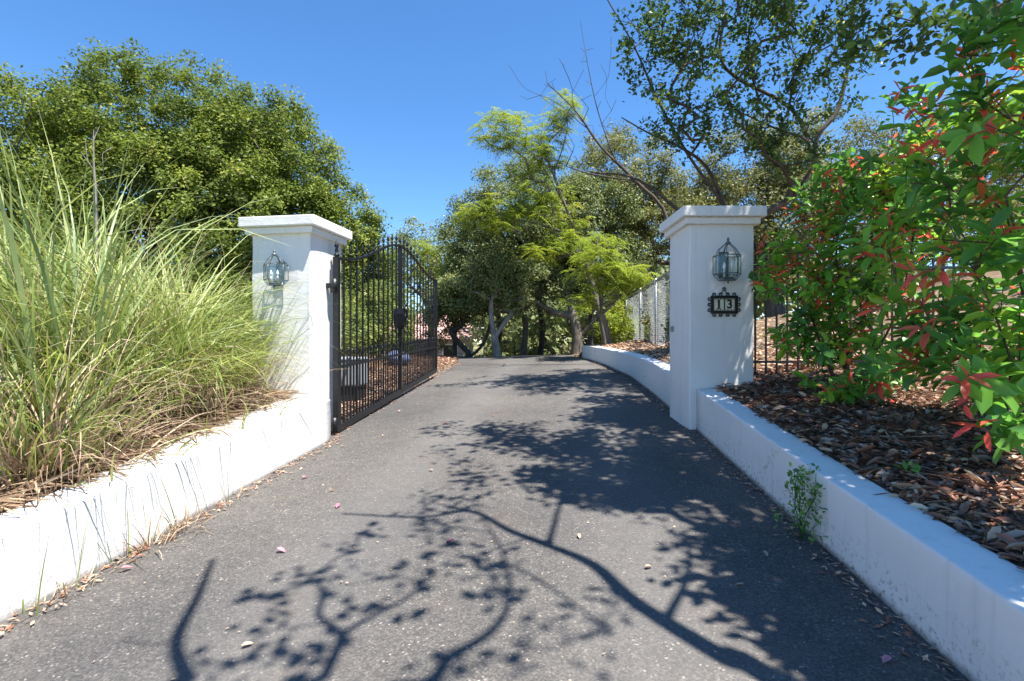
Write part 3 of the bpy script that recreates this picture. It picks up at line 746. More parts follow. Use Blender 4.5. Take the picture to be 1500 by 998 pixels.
# --- grey-green oaks beyond the crest
tree('oak_tree', 'big grey-green oak with thick leaning limbs beyond the curved wall', 'tree', gb(1.95, 15.2), [gb(1.95, 15.2), (1.9, 15.2, 1.7), (1.5, 15.4, 3.0), (0.6, 15.8, 4.0)],
     [((0.4, 16.0, 5.2), (2.1, 1.9, 1.75)), ((-0.9, 16.3, 4.5), (1.35, 1.5, 1.6)), ((2.2, 16.0, 4.9), (1.9, 1.7, 1.6)), ((0.4, 15.5, 2.9), (2.0, 1.2, 0.9)), ((3.2, 15.8, 3.2), (1.3, 1.2, 1.3)), ((-1.2, 15.9, 3.2), (1.2, 1.0, 1.0))], 640, 150, 0.36, (0.06, 0.10), 'greyleaf', 'bark_grey', 0.17,
     limbs=[[(1.9, 15.2, 1.3), (2.5, 15.1, 2.0), (2.8, 15.3, 3.0)], [(1.7, 15.3, 2.0), (0.9, 15.1, 2.3), (0.2, 15.2, 2.9)]])
tree('oak_tree', 'dark multi-stemmed oak at the crest just past the gate end', 'tree', gb(-1.35, 15.4), [gb(-1.35, 15.4), (-1.3, 15.4, 0.9), (-1.15, 15.4, 1.5)],
     [((-1.5, 15.8, 2.6), (1.15, 1.2, 0.85)), ((-0.7, 15.9, 3.4), (1.1, 1.2, 0.9)), ((-2.0, 16.2, 2.1), (0.8, 0.8, 0.6))], 230, 120, 0.33, (0.06, 0.095), 'greyleaf', 'bark_dark', 0.10,
     limbs=[[(-1.3, 15.4, 0.9), (-1.75, 15.4, 1.4), (-2.1, 15.6, 2.0)], [(-1.3, 15.4, 0.75), (-0.85, 15.4, 1.2), (-0.6, 15.6, 2.0)], [(-1.35, 15.4, 0.85), (-2.2, 15.2, 1.02), (-2.9, 15.3, 1.1)]])
tree('oak_tree', 'pale-trunked oak standing alone at the crest of the driveway', 'tree', gb(-0.45, 14.6), [gb(-0.45, 14.6), (-0.42, 14.6, 0.9), (-0.52, 14.6, 1.45), (-0.6, 14.7, 2.0)],
     [((-0.5, 15.0, 3.2), (1.0, 1.0, 0.9)), ((0.1, 15.0, 2.5), (0.8, 0.8, 0.6))], 95, 90, 0.32, (0.055, 0.09), 'greyleaf', 'bark_pale', 0.115,
     limbs=[[(-0.5, 14.6, 1.35), (-0.2, 14.6, 1.8), (0.1, 14.8, 2.2)]])
for i, (x, y, h, sx, lab) in enumerate([(0.35, 17.0, 3.4, 1.3, 'slim grey oak between the pale trunk and the big leaning oak'), (1.0, 18.5, 3.9, 1.5, 'thin-stemmed oak in the shade behind the big leaning oak'),
                                       (-3.2, 19.5, 4.0, 1.9, 'grey oak seen through the end of the iron gate'), (-0.6, 20.5, 4.6, 2.0, 'hazy oak further down the slope behind the pale trunk'), (3.0, 20.0, 5.2, 2.4, 'tall oak down the slope behind the feathery sapling')]):
    g = gb(x, y); zc = g[2] + h
    tree('oak_tree', lab, 'tree', g, [g, (x + 0.1, y, g[2] + 0.35 * h), (x - 0.1, y, g[2] + 0.6 * h)],
         [((x, y, zc), (sx, sx, sx * 0.75)), ((x - 0.6 * sx, y + 0.2, zc - 0.7), (sx * 0.7, sx * 0.7, sx * 0.5)), ((x + 0.7 * sx, y, zc - 0.5), (sx * 0.7, sx * 0.7, sx * 0.5))], 150, 85, 0.38, (0.07, 0.11), 'greyleaf', 'bark_dark' if i % 2 else 'bark_grey', 0.10)
# --- olive-coloured sunlit oaks higher on the right bank
tree('oak_tree', 'sunlit olive-green oak with a domed crown above the wire fence', 'tree', gb(4.2, 17.2), [gb(4.2, 17.2), (4.1, 17.2, 3.0), (3.9, 17.2, 4.4)],
     [((3.6, 17.0, 6.4), (1.9, 1.9, 1.9)), ((5.2, 16.8, 5.2), (1.9, 1.7, 1.7)), ((2.2, 17.0, 5.6), (1.5, 1.4, 1.3))], 380, 140, 0.36, (0.06, 0.10), 'oliveleaf', 'bark_grey', 0.22)
tree('oak_tree', 'sunlit olive-green oak on the hillside behind the number pillar', 'tree', gb(8.0, 15.5), [gb(8.0, 15.5), (7.9, 15.5, 4.0), (7.7, 15.4, 5.2)],
     [((7.4, 15.3, 6.0), (2.2, 2.0, 1.9)), ((9.5, 15.3, 6.1), (2.1, 2.0, 2.0)), ((6.0, 15.3, 4.7), (1.7, 1.6, 1.5)), ((8.6, 14.4, 4.6), (2.3, 1.4, 1.6))], 480, 140, 0.38, (0.06, 0.10), 'oliveleaf', 'bark_grey', 0.25)
tree('oak_tree', 'grey-green oak on the hillside behind the red-tipped shrub', 'tree', gb(12.5, 13.5), [gb(12.5, 13.5), (12.4, 13.5, 4.6), (12.2, 13.4, 5.4)],
     [((11.6, 13.2, 5.4), (2.4, 2.0, 1.9)), ((13.8, 13.2, 5.4), (2.4, 2.0, 1.9)), ((10.2, 12.8, 4.0), (1.6, 1.4, 1.3))], 340, 130, 0.38, (0.06, 0.10), 'oliveleaf', 'bark_grey', 0.22)

# --- far wood closing the view
def far_wood():
    cs = []; 
    for k in range(560):
        a = rng.uniform(-1.25, 1.25); d = rng.uniform(34, 60); x = d * math.sin(a); y = d * math.cos(a)
        cs.append((x, y, ground_z(x, y) + rng.uniform(0.3, 7.0 + 2.5 * max(0, math.sin(a)))))
    for k in range(260):
        a = rng.uniform(-0.42, 0.5); d = rng.uniform(25, 33); x = d * math.sin(a); y = d * math.cos(a)
        if abs(x + 5.0) < 3.4 and y < 33: continue
        cs.append((x, y, ground_z(x, y) + rng.uniform(0.2, 4.6)))
    cs = np.array(cs); pos, d, nrm, L, cl = clump_leaves(cs, 110, 1.5, 0.8, (0.3, 0.5), np.array((0, 45, -6.0)))
    me = leaves_mesh('distant_wood', pos, d, nrm, L, L * 0.6, np.clip(0.5 + cl + rng.normal(0, 0.15, len(pos)), 0, 1))
    tag(link('distant_wood', me, M['greyleaf']), 'far-off wooded slope closing the view between the oak trunks', 'woodland', kind='stuff')
far_wood()

# house glimpsed under the dark oak
hx, hy = -5.0, 31.0; hz = ground_z(hx, hy) - 0.2
M['pink'] = m_plain('pink_tiles', (0.52, 0.30, 0.27), 0.8, 0, 0.2, 6); M['houseg'] = m_plain('grey_render', (0.42, 0.41, 0.42), 0.8, 0, 0.08, 3)
r = empty('house', 'small grey house with a dusty pink roof glimpsed past the gate end', 'house', (hx, hy, hz), R(8))
m = MB(); m.box((0, 0, 0.85), (5.0, 4.0, 1.7)); m.build('wall', M['houseg'], r)
m = MB(); m.add([(-2.8, -2.4, 1.68), (2.8, -2.4, 1.68), (2.8, 2.4, 1.68), (-2.8, 2.4, 1.68), (-2.8, 0, 3.2), (2.8, 0, 3.2)], [(0, 1, 5, 4), (2, 3, 4, 5), (0, 4, 3), (1, 2, 5), (3, 2, 1, 0)]); m.build('roof', M['pink'], r)
for x in (-1.4, 1.2):
    m = MB(); m.box((x, -2.01, 0.95), (0.9, 0.06, 0.9)); w_ = m.build('window', M['stucco'], r); m = MB(); m.box((x, -2.045, 0.95), (0.75, 0.02, 0.75)); m.build('pane', M['black'], w_)

# --- understorey bushes
def bush(x, y, rx, h, lab, mat='bushleaf', n=60, per=70, L=(0.05, 0.09), name='bush'):
    g = gb(x, y); root = empty(name, lab, 'bush', g, 0, 'bushes under the trees'); sk = Skel(); sk.poly([(0, 0, 0), (0, 0, h * 0.3)])
    T = sample_lobes([((0, 0, h * 0.55), (rx, rx, h * 0.5))], n, 0.5); sk.grow(T, 0.4, 0.04)
    link('stems', sk.mesh('stems', 0.004, 0.03), M['bark_grey'], root)
    pos, d, nrm, LL, cl = clump_leaves(T, per, 0.2, 0.8, L, np.array((0, 0, 0.0)))
    link('foliage', leaves_mesh('foliage', pos, d, nrm, LL, LL * 0.5, np.clip(0.5 + cl + rng.normal(0, 0.17, len(pos)), 0, 1)), M[mat], root)
for x, y, rx, h, lab, mt in [(-3.5, 9.8, 1.0, 1.5, 'leafy green bush behind the gate operator side of the gate', 'bushleaf'), (-3.1, 12.4, 1.0, 1.9, 'yellow-green bush behind the middle of the iron gate', 'bushleaf'),
    (-4.4, 11.2, 1.3, 2.4, 'dark bush below the lower oak behind the gate', 'oakleaf'), (-3.6, 7.6, 0.6, 0.8, 'low bush behind the sunlit pillar', 'bushleaf'), (-2.9, 18.0, 1.0, 1.6, 'bush at the road edge past the gate end', 'bushleaf'),
    (0.1, 19.0, 1.5, 2.7, 'green bush behind the pale trunk', 'greyleaf'), (1.6, 20.0, 1.6, 2.8, 'green bush under the big leaning oak', 'bushleaf'), (-1.2, 22.0, 1.9, 3.0, 'tall bush down the slope behind the dark oak', 'greyleaf'),
    (3.1, 14.2, 0.7, 1.3, 'fresh green bush at the foot of the wire fence', 'feather'), (3.6, 11.5, 0.6, 1.0, 'small orange-green bush beside the wire fence', 'oliveleaf'), (3.3, 9.2, 0.45, 0.7, 'low bush against the back of the number pillar', 'bushleaf'),
    (6.2, 9.5, 1.1, 1.5, 'grey-green bush on the bank behind the iron fence', 'greyleaf'), (8.5, 8.0, 1.3, 1.8, 'sunlit bush on the bank behind the red-tipped shrub', 'oliveleaf'), (4.6, 13.0, 1.0, 1.6, 'olive bush on the bank above the wire fence', 'oliveleaf')]:
    bush(x, y, rx, h, lab, mt)

# --- feathery yellow-green trees
def feathery(label, base, trunk, limbs, lobes, n_fr, fl, r_root, name='feathery_tree'):
    root = empty(name, label, 'tree', base); b0 = np.array(base); sk = Skel(); sk.poly([np.array(p) - b0 for p in trunk])
    for l in limbs: sk.poly([np.array(p) - b0 for p in l])
    T = sample_lobes([((np.array(c) - b0), r_) for c, r_ in lobes], n_fr // 5, 0.3, -2); sk.grow(T, 0.5, 0.05, 0.06)
    link('trunk', sk.mesh('trunk', 0.006, r_root), M['bark_grey'], root)
    c = np.repeat(T, 5, axis=0); N = len(c); az = rng.uniform(0, 2 * math.pi, N)
    fd = np.stack((np.cos(az), np.sin(az), rng.uniform(-0.5, 0.75, N)), 1); fd = unit(fd); side = unit(np.cross(fd, np.array((0, 0, 1.0))))
    L = rng.uniform(0.7, 1.2, N) * fl; rb = np.clip(np.repeat(rng.normal(0.45, 0.16, len(T)), 5), 0, 0.85)
    P = []; D = []; Nn = []; Ls = []; Rn = []
    K = 9
    for k in range(K):
        t = (k + 1) / K; pos = c + fd * (L * t)[:, None] - np.array((0, 0, 1.0)) * (L * 0.45 * t * t)[:, None]
        for s_ in (-1, 1):
            dd = unit(side * s_ + fd * 0.45 - np.array((0, 0, 0.25)) + rng.normal(0, 0.12, (N, 3)))
            P.append(pos); D.append(dd); Nn.append(unit(np.array((0, 0, 1.0)) + rng.normal(0, 0.25, (N, 3)))); Ls.append(L * 0.30 * (1 - 0.55 * abs(t - 0.45))); Rn.append(np.clip(rb + rng.normal(0, 0.12, N), 0, 1))
    P = np.concatenate(P); D = np.concatenate(D); Nn = np.concatenate(Nn); Ls = np.concatenate(Ls); Rn = np.concatenate(Rn)
    link('crown', leaves_mesh('crown', P, D, Nn, Ls, Ls * 0.26, Rn, 'diamond', 0.2), M['feather'], root)
g = gb(2.32, 12.1)
feathery('bright yellow-green feathery sapling growing behind the curved wall', g, [g, (2.25, 12.1, 1.5), (2.1, 12.1, 2.1), (2.0, 12.1, 3.2)], [[(2.15, 12.1, 1.9), (2.6, 12.0, 2.4)], [(2.15, 12.1, 1.9), (1.7, 12.1, 2.2)]],
         [((1.95, 12.0, 3.2), (0.7, 0.7, 0.7)), ((2.35, 11.9, 2.6), (0.75, 0.7, 0.55)), ((1.6, 11.9, 2.15), (0.45, 0.5, 0.3)), ((2.75, 12.0, 2.8), (0.45, 0.5, 0.3))], 800, 0.30, 0.06)
g = gb(2.5, 13.4)
feathery('tall leaning feathery tree with spreading yellow-green sprays against the sky', g, [g, (2.2, 13.4, 2.4), (1.55, 13.4, 4.4), (0.75, 13.4, 5.9), (-0.1, 13.4, 6.7)], [[(1.55, 13.4, 4.4), (1.0, 13.3, 5.8), (0.6, 13.2, 6.8)], [(1.7, 13.4, 4.0), (0.4, 13.4, 4.4), (-0.9, 13.4, 4.5)], [(1.0, 13.4, 5.4), (1.4, 13.2, 6.6), (1.4, 13.2, 7.6)]],
         [((0.1, 13.3, 6.75), (1.15, 0.8, 0.55)), ((0.75, 13.3, 6.1), (0.7, 0.7, 0.6)), ((0.1, 13.3, 5.6), (0.35, 0.5, 0.12)), ((-0.5, 13.3, 4.6), (1.2, 0.8, 0.5)), ((0.7, 13.2, 4.9), (0.9, 0.7, 0.6)), ((1.7, 13.2, 4.0), (0.9, 0.6, 0.5)), ((0.9, 13.0, 3.6), (0.7, 0.6, 0.3)), ((1.3, 13.0, 7.2), (0.4, 0.5, 0.7))], 1900, 0.32, 0.07)
g = gb(-1.9, 17.0)
feathery('feathery yellow-green tree just above the far end of the gate', g, [g, (-1.9, 17, 2.2), (-2.0, 17, 3.6)], [], [((-2.2, 16.8, 3.55), (1.0, 0.8, 0.5)), ((-2.7, 16.8, 4.3), (0.6, 0.6, 0.35)), ((-1.6, 16.8, 3.0), (0.6, 0.6, 0.25))], 420, 0.42, 0.07)

# --- trees with round dark leaves on the right: whorled twigs
def whorl(T, tipdir, per, Lr, back=0.16, droop=0.25, spread=0.9):
    N = len(T) * per; k = np.tile(np.arange(per), len(T)); t = np.repeat(tipdir, per, axis=0); p = np.repeat(T, per, axis=0)
    ref = unit(np.cross(t, np.array((0.31, 0.2, 0.93)))); b2 = np.cross(t, ref); an = k * 2.399 + np.repeat(rng.uniform(0, 6.28, len(T)), per)
    rad = ref * np.cos(an)[:, None] + b2 * np.sin(an)[:, None]; f = (k + 0.5) / per
    pos = p - t * (back * f)[:, None]
    d = unit(t * (1.0 - 0.75 * f)[:, None] * 0.9 + rad * spread + np.array((0, 0, -droop)) + rng.normal(0, 0.18, (N, 3)))
    nrm = unit(t * 0.8 + np.array((0, 0, 0.7)) - rad * 0.25 + rng.normal(0, 0.3, (N, 3)))
    L = rng.uniform(Lr[0], Lr[1], N) * (0.75 + 0.4 * np.sin(np.pi * np.clip(f + 0.15, 0, 1)))
    return pos, d, nrm, L, f
def tip_dirs(sk, tips):
    A = np.array(sk.p); par = np.array(sk.par); return unit(A[tips] - A[par[tips]] + np.array((0, 0, 0.02)))

def dark_tree():
    base = gb(3.3, 8.3); root = empty('evergreen_tree', 'dark-leaved evergreen with several bare crooked stems behind the number pillar', 'tree', base); b0 = np.array(base)
    sk = Skel(); Y = 8.2
    def w(px, py, y=Y): return np.array(W(px, py, y)) - b0
    sk.poly([np.zeros(3), (0.05, 0, 0.8), w(1075, 350), w(1112, 318), w(1165, 285), w(1195, 240)], rad=(0.075, 0.055))
    sk.poly([w(1195, 240), w(1197, 200), w(1225, 165), w(1240, 110), w(1248, 50), w(1255, -40)], rad=(0.042, 0.018))
    sk.poly([w(1075, 350), w(1060, 300, 8.3), w(1035, 245, 8.3), w(995, 215, 8.3), w(950, 195, 8.2), w(910, 172, 8.2)], rad=(0.038, 0.008))
    sk.poly([w(1075, 345), w(1010, 320, 8.4), w(960, 280, 8.5), w(920, 258, 8.6), w(865, 253, 8.7)], rad=(0.036, 0.012))
    sk.poly([w(1060, 300, 8.3), w(1010, 230, 8.2), w(965, 150, 8.1), w(930, 70, 8.0), w(890, 0, 7.9)], rad=(0.028, 0.01))
    sk.poly([w(1195, 240), w(1180, 205), w(1140, 190), w(1085, 165)], rad=(0.028, 0.01))
    sk.poly([w(1195, 240), w(1160, 160, 8.5), w(1062, 100, 8.6), w(1060, 20, 8.6), w(1058, -60, 8.6)], rad=(0.034, 0.02))
    lobes = [(w(1060, 60, 7.9), (1.5, 1.2, 1.05)), (w(1200, 60, 7.6), (1.1, 1.1, 1.1)), (w(960, 60, 7.7), (0.75, 0.9, 0.8)), (w(1030, 180, 8.0), (1.2, 0.8, 0.55)), (w(1140, 200, 7.8), (0.8, 0.7, 0.5)), (w(1040, -90, 7.2), (2.0, 1.4, 1.0)), (w(1220, -100, 7.0), (1.6, 1.4, 1.0)), (w(960, 190, 8.1), (0.5, 0.5, 0.3)),
             (w(1240, 235, 7.6), (0.7, 0.6, 0.45))]
    T = sample_lobes(lobes, 760, 0.25, -2); tips = sk.grow(T, 0.4, 0.05)
    link('trunk', sk.mesh('trunk', 0.0035, 0.05), M['bark_dark'], root)
    td = unit(tip_dirs(sk, tips) + rng.normal(0, 0.3, (len(T), 3)))
    pos, d, nrm, L, f = whorl(T, td, 22, (0.06, 0.095), 0.34, 0.15, 1.0)
    pos = pos + rng.normal(0, 0.06, pos.shape)
    rnd = np.clip(np.repeat(rng.normal(0.45, 0.18, len(T)), 22) + rng.normal(0, 0.15, len(pos)), 0, 1)
    link('crown', leaves_mesh('crown', pos, d, nrm, L, L * 0.62, rnd, 'diamond', 0.1), M['darkleaf'], root)
dark_tree()

def dead_tree():
    base = gb(3.2, 10.2); root = empty('bare_tree', 'leafless twiggy tree against the sky beside the dark-leaved evergreen', 'tree', base); b0 = np.array(base); Y = 10.2
    def w(px, py, y=Y): return np.array(W(px, py, y)) - b0
    sk = Skel(); sk.poly([np.zeros(3), w(980, 330), w(930, 265), w(880, 215), w(845, 165), w(800, 120)])
    sk.poly([w(930, 265), w(865, 255), w(820, 240), w(795, 230)]); sk.poly([w(900, 235), w(875, 160), w(860, 90), w(850, 30)]); sk.poly([w(860, 190), w(815, 150), w(770, 130), w(745, 95)])
    T = []
    for k in range(95):
        px = rng.uniform(745, 905); py = rng.uniform(20, 235)
        if py < 130 - (px - 745) * 0.6: continue
        T.append(w(px, py, Y + rng.uniform(-0.7, 0.7)))
    sk.grow(np.array(T), 0.3, 0.035); link('trunk', sk.mesh('trunk', 0.004, 0.036), M['bark_dark'], root)
dead_tree()

# --- the tree that overhangs from the right of the camera; its limbs and leaves throw the shadows on the asphalt
def gpx(px, py):
    """asphalt point seen at a pixel"""
    k = (px - 750) / F; q = (py - 499) / F; Y = HC / (q + SL + CR * k); return np.array((k * Y, Y, SL * Y + CR * k * Y))
S3 = np.array((SUN.x, SUN.y, SUN.z))
def lift(px, py, H): g_ = gpx(px, py); return g_ + S3 * H
def shade_tree():
    base = gb(3.1, -1.3); root = empty('evergreen_tree', 'overhanging evergreen with dark round leaves reaching over the driveway beside the red-tipped shrub', 'tree', base); b0 = np.array(base)
    sk = Skel()
    def a(*q): return [lift(x, y, h) - b0 for x, y, h in q]
    sk.poly([np.zeros(3), (-0.05, 0.1, 1.2), (-0.2, 0.5, 2.2)])
    sk.poly([(-0.2, 0.5, 2.2)] + a((1160, 1010, 3.1), (1071, 968, 3.3), (974, 911, 3.6), (917, 872, 3.75), (869, 828, 3.9), (803, 799, 4.1), (746, 777, 4.25), (689, 749, 4.4), (618, 758, 4.5), (500, 753, 4.6)), rad=(0.055, 0.011))
    sk.poly(a((974, 911, 3.6), (1005, 850, 3.9), (1010, 800, 4.3)), rad=(0.02, 0.012))
    sk.poly(a((803, 799, 4.1), (816, 753, 4.4), (830, 700, 4.8)), rad=(0.017, 0.014))
    sk.poly(a((689, 749, 4.4), (640, 738, 4.6)))
    sk.poly([(-0.2, 0.5, 2.2), (-0.6, 0.9, 2.9)] + a((600, 1060, 4.1), (636, 998, 4.3), (658, 964, 4.4), (689, 946, 4.5), (720, 924, 4.6), (741, 894, 4.7), (746, 858, 4.8), (738, 815, 4.9), (720, 780, 5.0)), rad=(0.035, 0.009))
    sk.poly([(-0.6, 0.9, 2.9)] + a((450, 1060, 4.3), (475, 992, 4.4), (499, 936, 4.5), (485, 917, 4.6), (466, 899, 4.6), (475, 866, 4.7), (452, 847, 4.8)), rad=(0.03, 0.01))
    sk.poly(a((499, 930, 4.5), (545, 903, 4.6), (597, 875, 4.7), (640, 835, 4.8)), rad=(0.016, 0.008))
    sk.poly([(-0.6, 0.7, 2.9)] + a((300, 1060, 4.1), (275, 997, 4.2), (258, 940, 4.3), (289, 875, 4.4), (312, 819, 4.5)), rad=(0.05, 0.013))
    sk.poly(a((258, 940, 4.3), (222, 945, 4.4), (180, 935, 4.5)))
    sk.poly(a((741, 824, 4.9), (807, 861, 5.0), (863, 903, 5.0), (895, 917, 5.0)), rad=(0.011, 0.009))
    sk.poly([(-0.2, 0.5, 2.2), (0.1, 1.6, 3.2), (0.2, 2.8, 4.2), (0.3, 4.0, 5.0), (0.2, 5.0, 5.6)])
    sk.poly([(0.1, 1.6, 3.2), (-0.3, 2.6, 4.2), (-0.8, 3.8, 5.0), (-1.0, 5.0, 5.4)])
    T = []
    def blob(px, py, rx, ry, n, h0, h1):
        for _ in range(n):
            while True:
                u, v = rng.uniform(-1, 1, 2)
                if u * u + v * v < 1: break
            T.append(lift(px + u * rx, py + v * ry, rng.uniform(h0, h1)) - b0)
    # dense shade on the right half of the asphalt, sparse sprays towards the left
    blob(900, 690, 130, 55, 150, 4.8, 5.8); blob(1010, 660, 110, 75, 150, 4.8, 5.9); blob(790, 640, 95, 26, 62, 4.9, 5.8); blob(950, 600, 120, 34, 110, 5.2, 6.2); blob(880, 570, 90, 16, 40, 5.6, 6.4); blob(915, 602, 60, 22, 60, 5.5, 6.4)
    blob(1180, 850, 120, 100, 95, 3.1, 4.0); blob(1110, 720, 95, 70, 90, 4.4, 5.4); blob(1290, 930, 120, 80, 60, 2.9, 3.8); blob(1060, 800, 60, 40, 10, 4.4, 5.0)
    blob(680, 640, 60, 40, 6, 4.9, 5.5); blob(640, 740, 60, 35, 3, 4.6, 5.2); blob(640, 700, 70, 30, 4, 4.7, 5.3)
    small0 = len(T)
    for q in [(725, 850), (735, 872), (715, 835), (655, 800), (610, 830), (590, 845), (560, 890), (455, 838), (480, 860), (395, 872), (380, 925), (420, 955), (440, 965), (640, 985), (760, 960), (860, 935), (800, 905), (910, 880), (700, 700), (520, 800), (530, 780), (300, 985), (690, 815)]:
        T.append(lift(q[0], q[1], rng.uniform(4.5, 5.1)) - b0)
    small1 = len(T)
    # over the bed, the right wall and the pillar
    for _ in range(48):
        x = rng.uniform(1.4, 2.2); y = rng.uniform(-1.0, 1.3); H = rng.uniform(3.2, 4.4)
        T.append(np.array((x, y, 0.6)) + S3 * H - b0)
    T = np.array(T); small = np.zeros(len(T), bool); small[small0:small1] = True
    # what would hang into the view stays in the top right corner, where the branch shows
    A = T + b0; px = 750 + A[:, 0] / np.maximum(A[:, 1], 0.05) * F; py = 499 - (A[:, 2] - HC) / np.maximum(A[:, 1], 0.05) * F
    keep = (A[:, 1] < 0.3) | (py < -40) | (px > 1560) | ((px > 1265) & (py < 75)); T = T[keep]; small = small[keep]
    for px_, py_, y_ in [(1260, 40, 4.9), (1300, 22, 4.8), (1330, 48, 4.7), (1365, 30, 4.6), (1395, 55, 4.5), (1420, 35, 4.3), (1285, 75, 4.9), (1340, 78, 4.7), (1240, 95, 5.0), (1262, 15, 5.0), (1380, 10, 4.6), (1450, 20, 4.2), (1470, 60, 4.0), (1310, 5, 4.8), (1225, 60, 5.1), (1250, 70, 4.9), (1430, 5, 4.3), (1350, 12, 4.7), (1410, 70, 4.3)]:
        T = np.vstack((T, [np.array(W(px_, py_, y_)) - b0]))
    sk.poly([np.array(W(1560, -60, 3.4)) - b0, np.array(W(1440, 22, 4.2)) - b0, np.array(W(1340, 32, 4.7)) - b0, np.array(W(1265, 48, 5.0)) - b0])
    tips = sk.grow(T, 0.35, 0.04); link('trunk', sk.mesh('trunk', 0.005, 0.17), M['bark_red'], root)
    td = unit(tip_dirs(sk, tips) + rng.normal(0, 0.35, (len(T), 3))); per = 26
    pos, d, nrm, L, f = whorl(T, td, per, (0.065, 0.10), 0.38, 0.1, 1.0); pos = pos + rng.normal(0, 0.075, pos.shape)
    small = np.concatenate((small, np.zeros(len(T) - len(small), bool))); sel = ~(np.repeat(small, per) & (np.tile(np.arange(per), len(T)) > 9))
    pos, d, nrm, L = pos[sel], d[sel], nrm[sel], L[sel]
    rnd = np.clip(np.repeat(rng.normal(0.42, 0.15, len(T)), per)[sel] + rng.normal(0, 0.13, len(pos)), 0, 1)
    link('crown', leaves_mesh('crown', pos, d, nrm, L, L * 0.68, rnd, 'leaf', 0.1), M['darkleaf'], root)
shade_tree()

# --- red-tipped photinia shrubs
def photinia(label, base, stems, lobes, n_tips, per, Lr, n_own, red=0.36):
    root = empty('red_tipped_shrub', label, 'shrub', base); b0 = np.array(base); sk = Skel()
    sk.poly([np.array(p) - b0 for p in stems[0]])
    for s_ in stems[1:]: sk.poly([np.array(p) - b0 for p in s_])
    T = sample_lobes([((np.array(c) - b0), r_) for c, r_ in lobes], n_tips, 0.35, -2); tips = sk.grow(T, 0.3, 0.035)
    link('stems', sk.mesh('stems', 0.0028, 0.03), M['bark_red'], root)
    td = unit(tip_dirs(sk, tips) * 0.8 + rng.normal(0, 0.3, (len(T), 3)) + np.array((-0.1, -0.1, 0.25)))
    pos, d, nrm, L, f = whorl(T, td, per, Lr, 0.20, 0.32, 1.0)
    isred = np.repeat(rng.random(len(T)) < red, per) & (f < 0.46)
    rnd = np.where(isred, rng.uniform(0.80, 1.0, len(f)), np.clip(np.repeat(rng.normal(0.44, 0.20, len(T)), per) + rng.normal(0, 0.10, len(f)), 0, 0.73))
    L = np.where(isred, L * 0.8, L); asp = np.where(isred, 0.30, rng.uniform(0.40, 0.50, len(f)))
    # the leaves that show largest are pieces of their own
    dist = np.linalg.norm(pos + b0 - np.array((0, 0, HC)), axis=1); P_ = pos + b0
    inview = (np.abs(P_[:, 0] / P_[:, 1]) < 1.0) & (np.abs((P_[:, 2] - HC) / P_[:, 1]) < 0.66)
    order = np.argsort(-(L / dist) * inview); own = order[:n_own]; rest = order[n_own:]
    link('foliage', leaves_mesh('foliage', pos[rest], d[rest], nrm[rest], L[rest], L[rest] * asp[rest], rnd[rest], 'leaf', rng.uniform(-0.08, 0.38, (len(rest), 1)), rng.uniform(0.05, 0.4, (len(rest), 1))), M['photinia'], root)['kind'] = 'stuff'
    protos = {}
    for i in own:
        cu_ = rng.integers(0, 4); key = (int(rnd[i] * 14), bool(isred[i]), int(cu_))
        if key not in protos:
            me = leaves_mesh('leaf', np.zeros((1, 3)), np.array([[0, 1.0, 0]]), np.array([[0, 0, 1.0]]), np.array([1.0]), np.array([0.32 if isred[i] else 0.46]), np.array([rnd[i]]), 'leaf', (-0.05, 0.1, 0.2, 0.36)[cu_], (0.35, 0.1, 0.22, 0.3)[cu_])
            me.materials.append(M['photinia']); protos[key] = me
        dv = Vector(d[i]); sv = dv.cross(Vector(nrm[i])).normalized(); nv = sv.cross(dv)
        o = link('leaf', protos[key], None, root); mt = Matrix((sv, dv, nv)).transposed().to_4x4()
        o.matrix_local = Matrix.Translation(Vector(pos[i])) @ mt @ Matrix.Scale(float(L[i]), 4)
    return root
g = gb(2.95, 4.55)
photinia('red-tipped shrub hanging over the number pillar and iron fence', g, [[g, (2.95, 4.5, 1.3), (2.85, 4.5, 2.0)], [g, (2.7, 4.45, 1.2), (2.5, 4.5, 1.9)], [g, (3.3, 4.4, 1.5), (3.4, 4.3, 2.3)]],
         [((2.68, 4.5, 1.85), (0.6, 0.4, 0.5)), ((2.38, 4.6, 1.95), (0.3, 0.2, 0.36)), ((3.1, 4.45, 1.55), (0.6, 0.45, 0.6)), ((3.2, 4.4, 2.25), (0.65, 0.5, 0.4)), ((2.75, 3.9, 0.98), (0.4, 0.3, 0.22)), ((3.5, 4.6, 2.6), (0.6, 0.5, 0.5)), ((2.6, 4.5, 1.3), (0.4, 0.3, 0.35)), ((2.9, 4.4, 2.55), (0.5, 0.4, 0.4)), ((3.3, 4.1, 3.0), (0.5, 0.4, 0.45))], 380, 10, (0.09, 0.135), 290)
g = gb(3.0, 2.9)
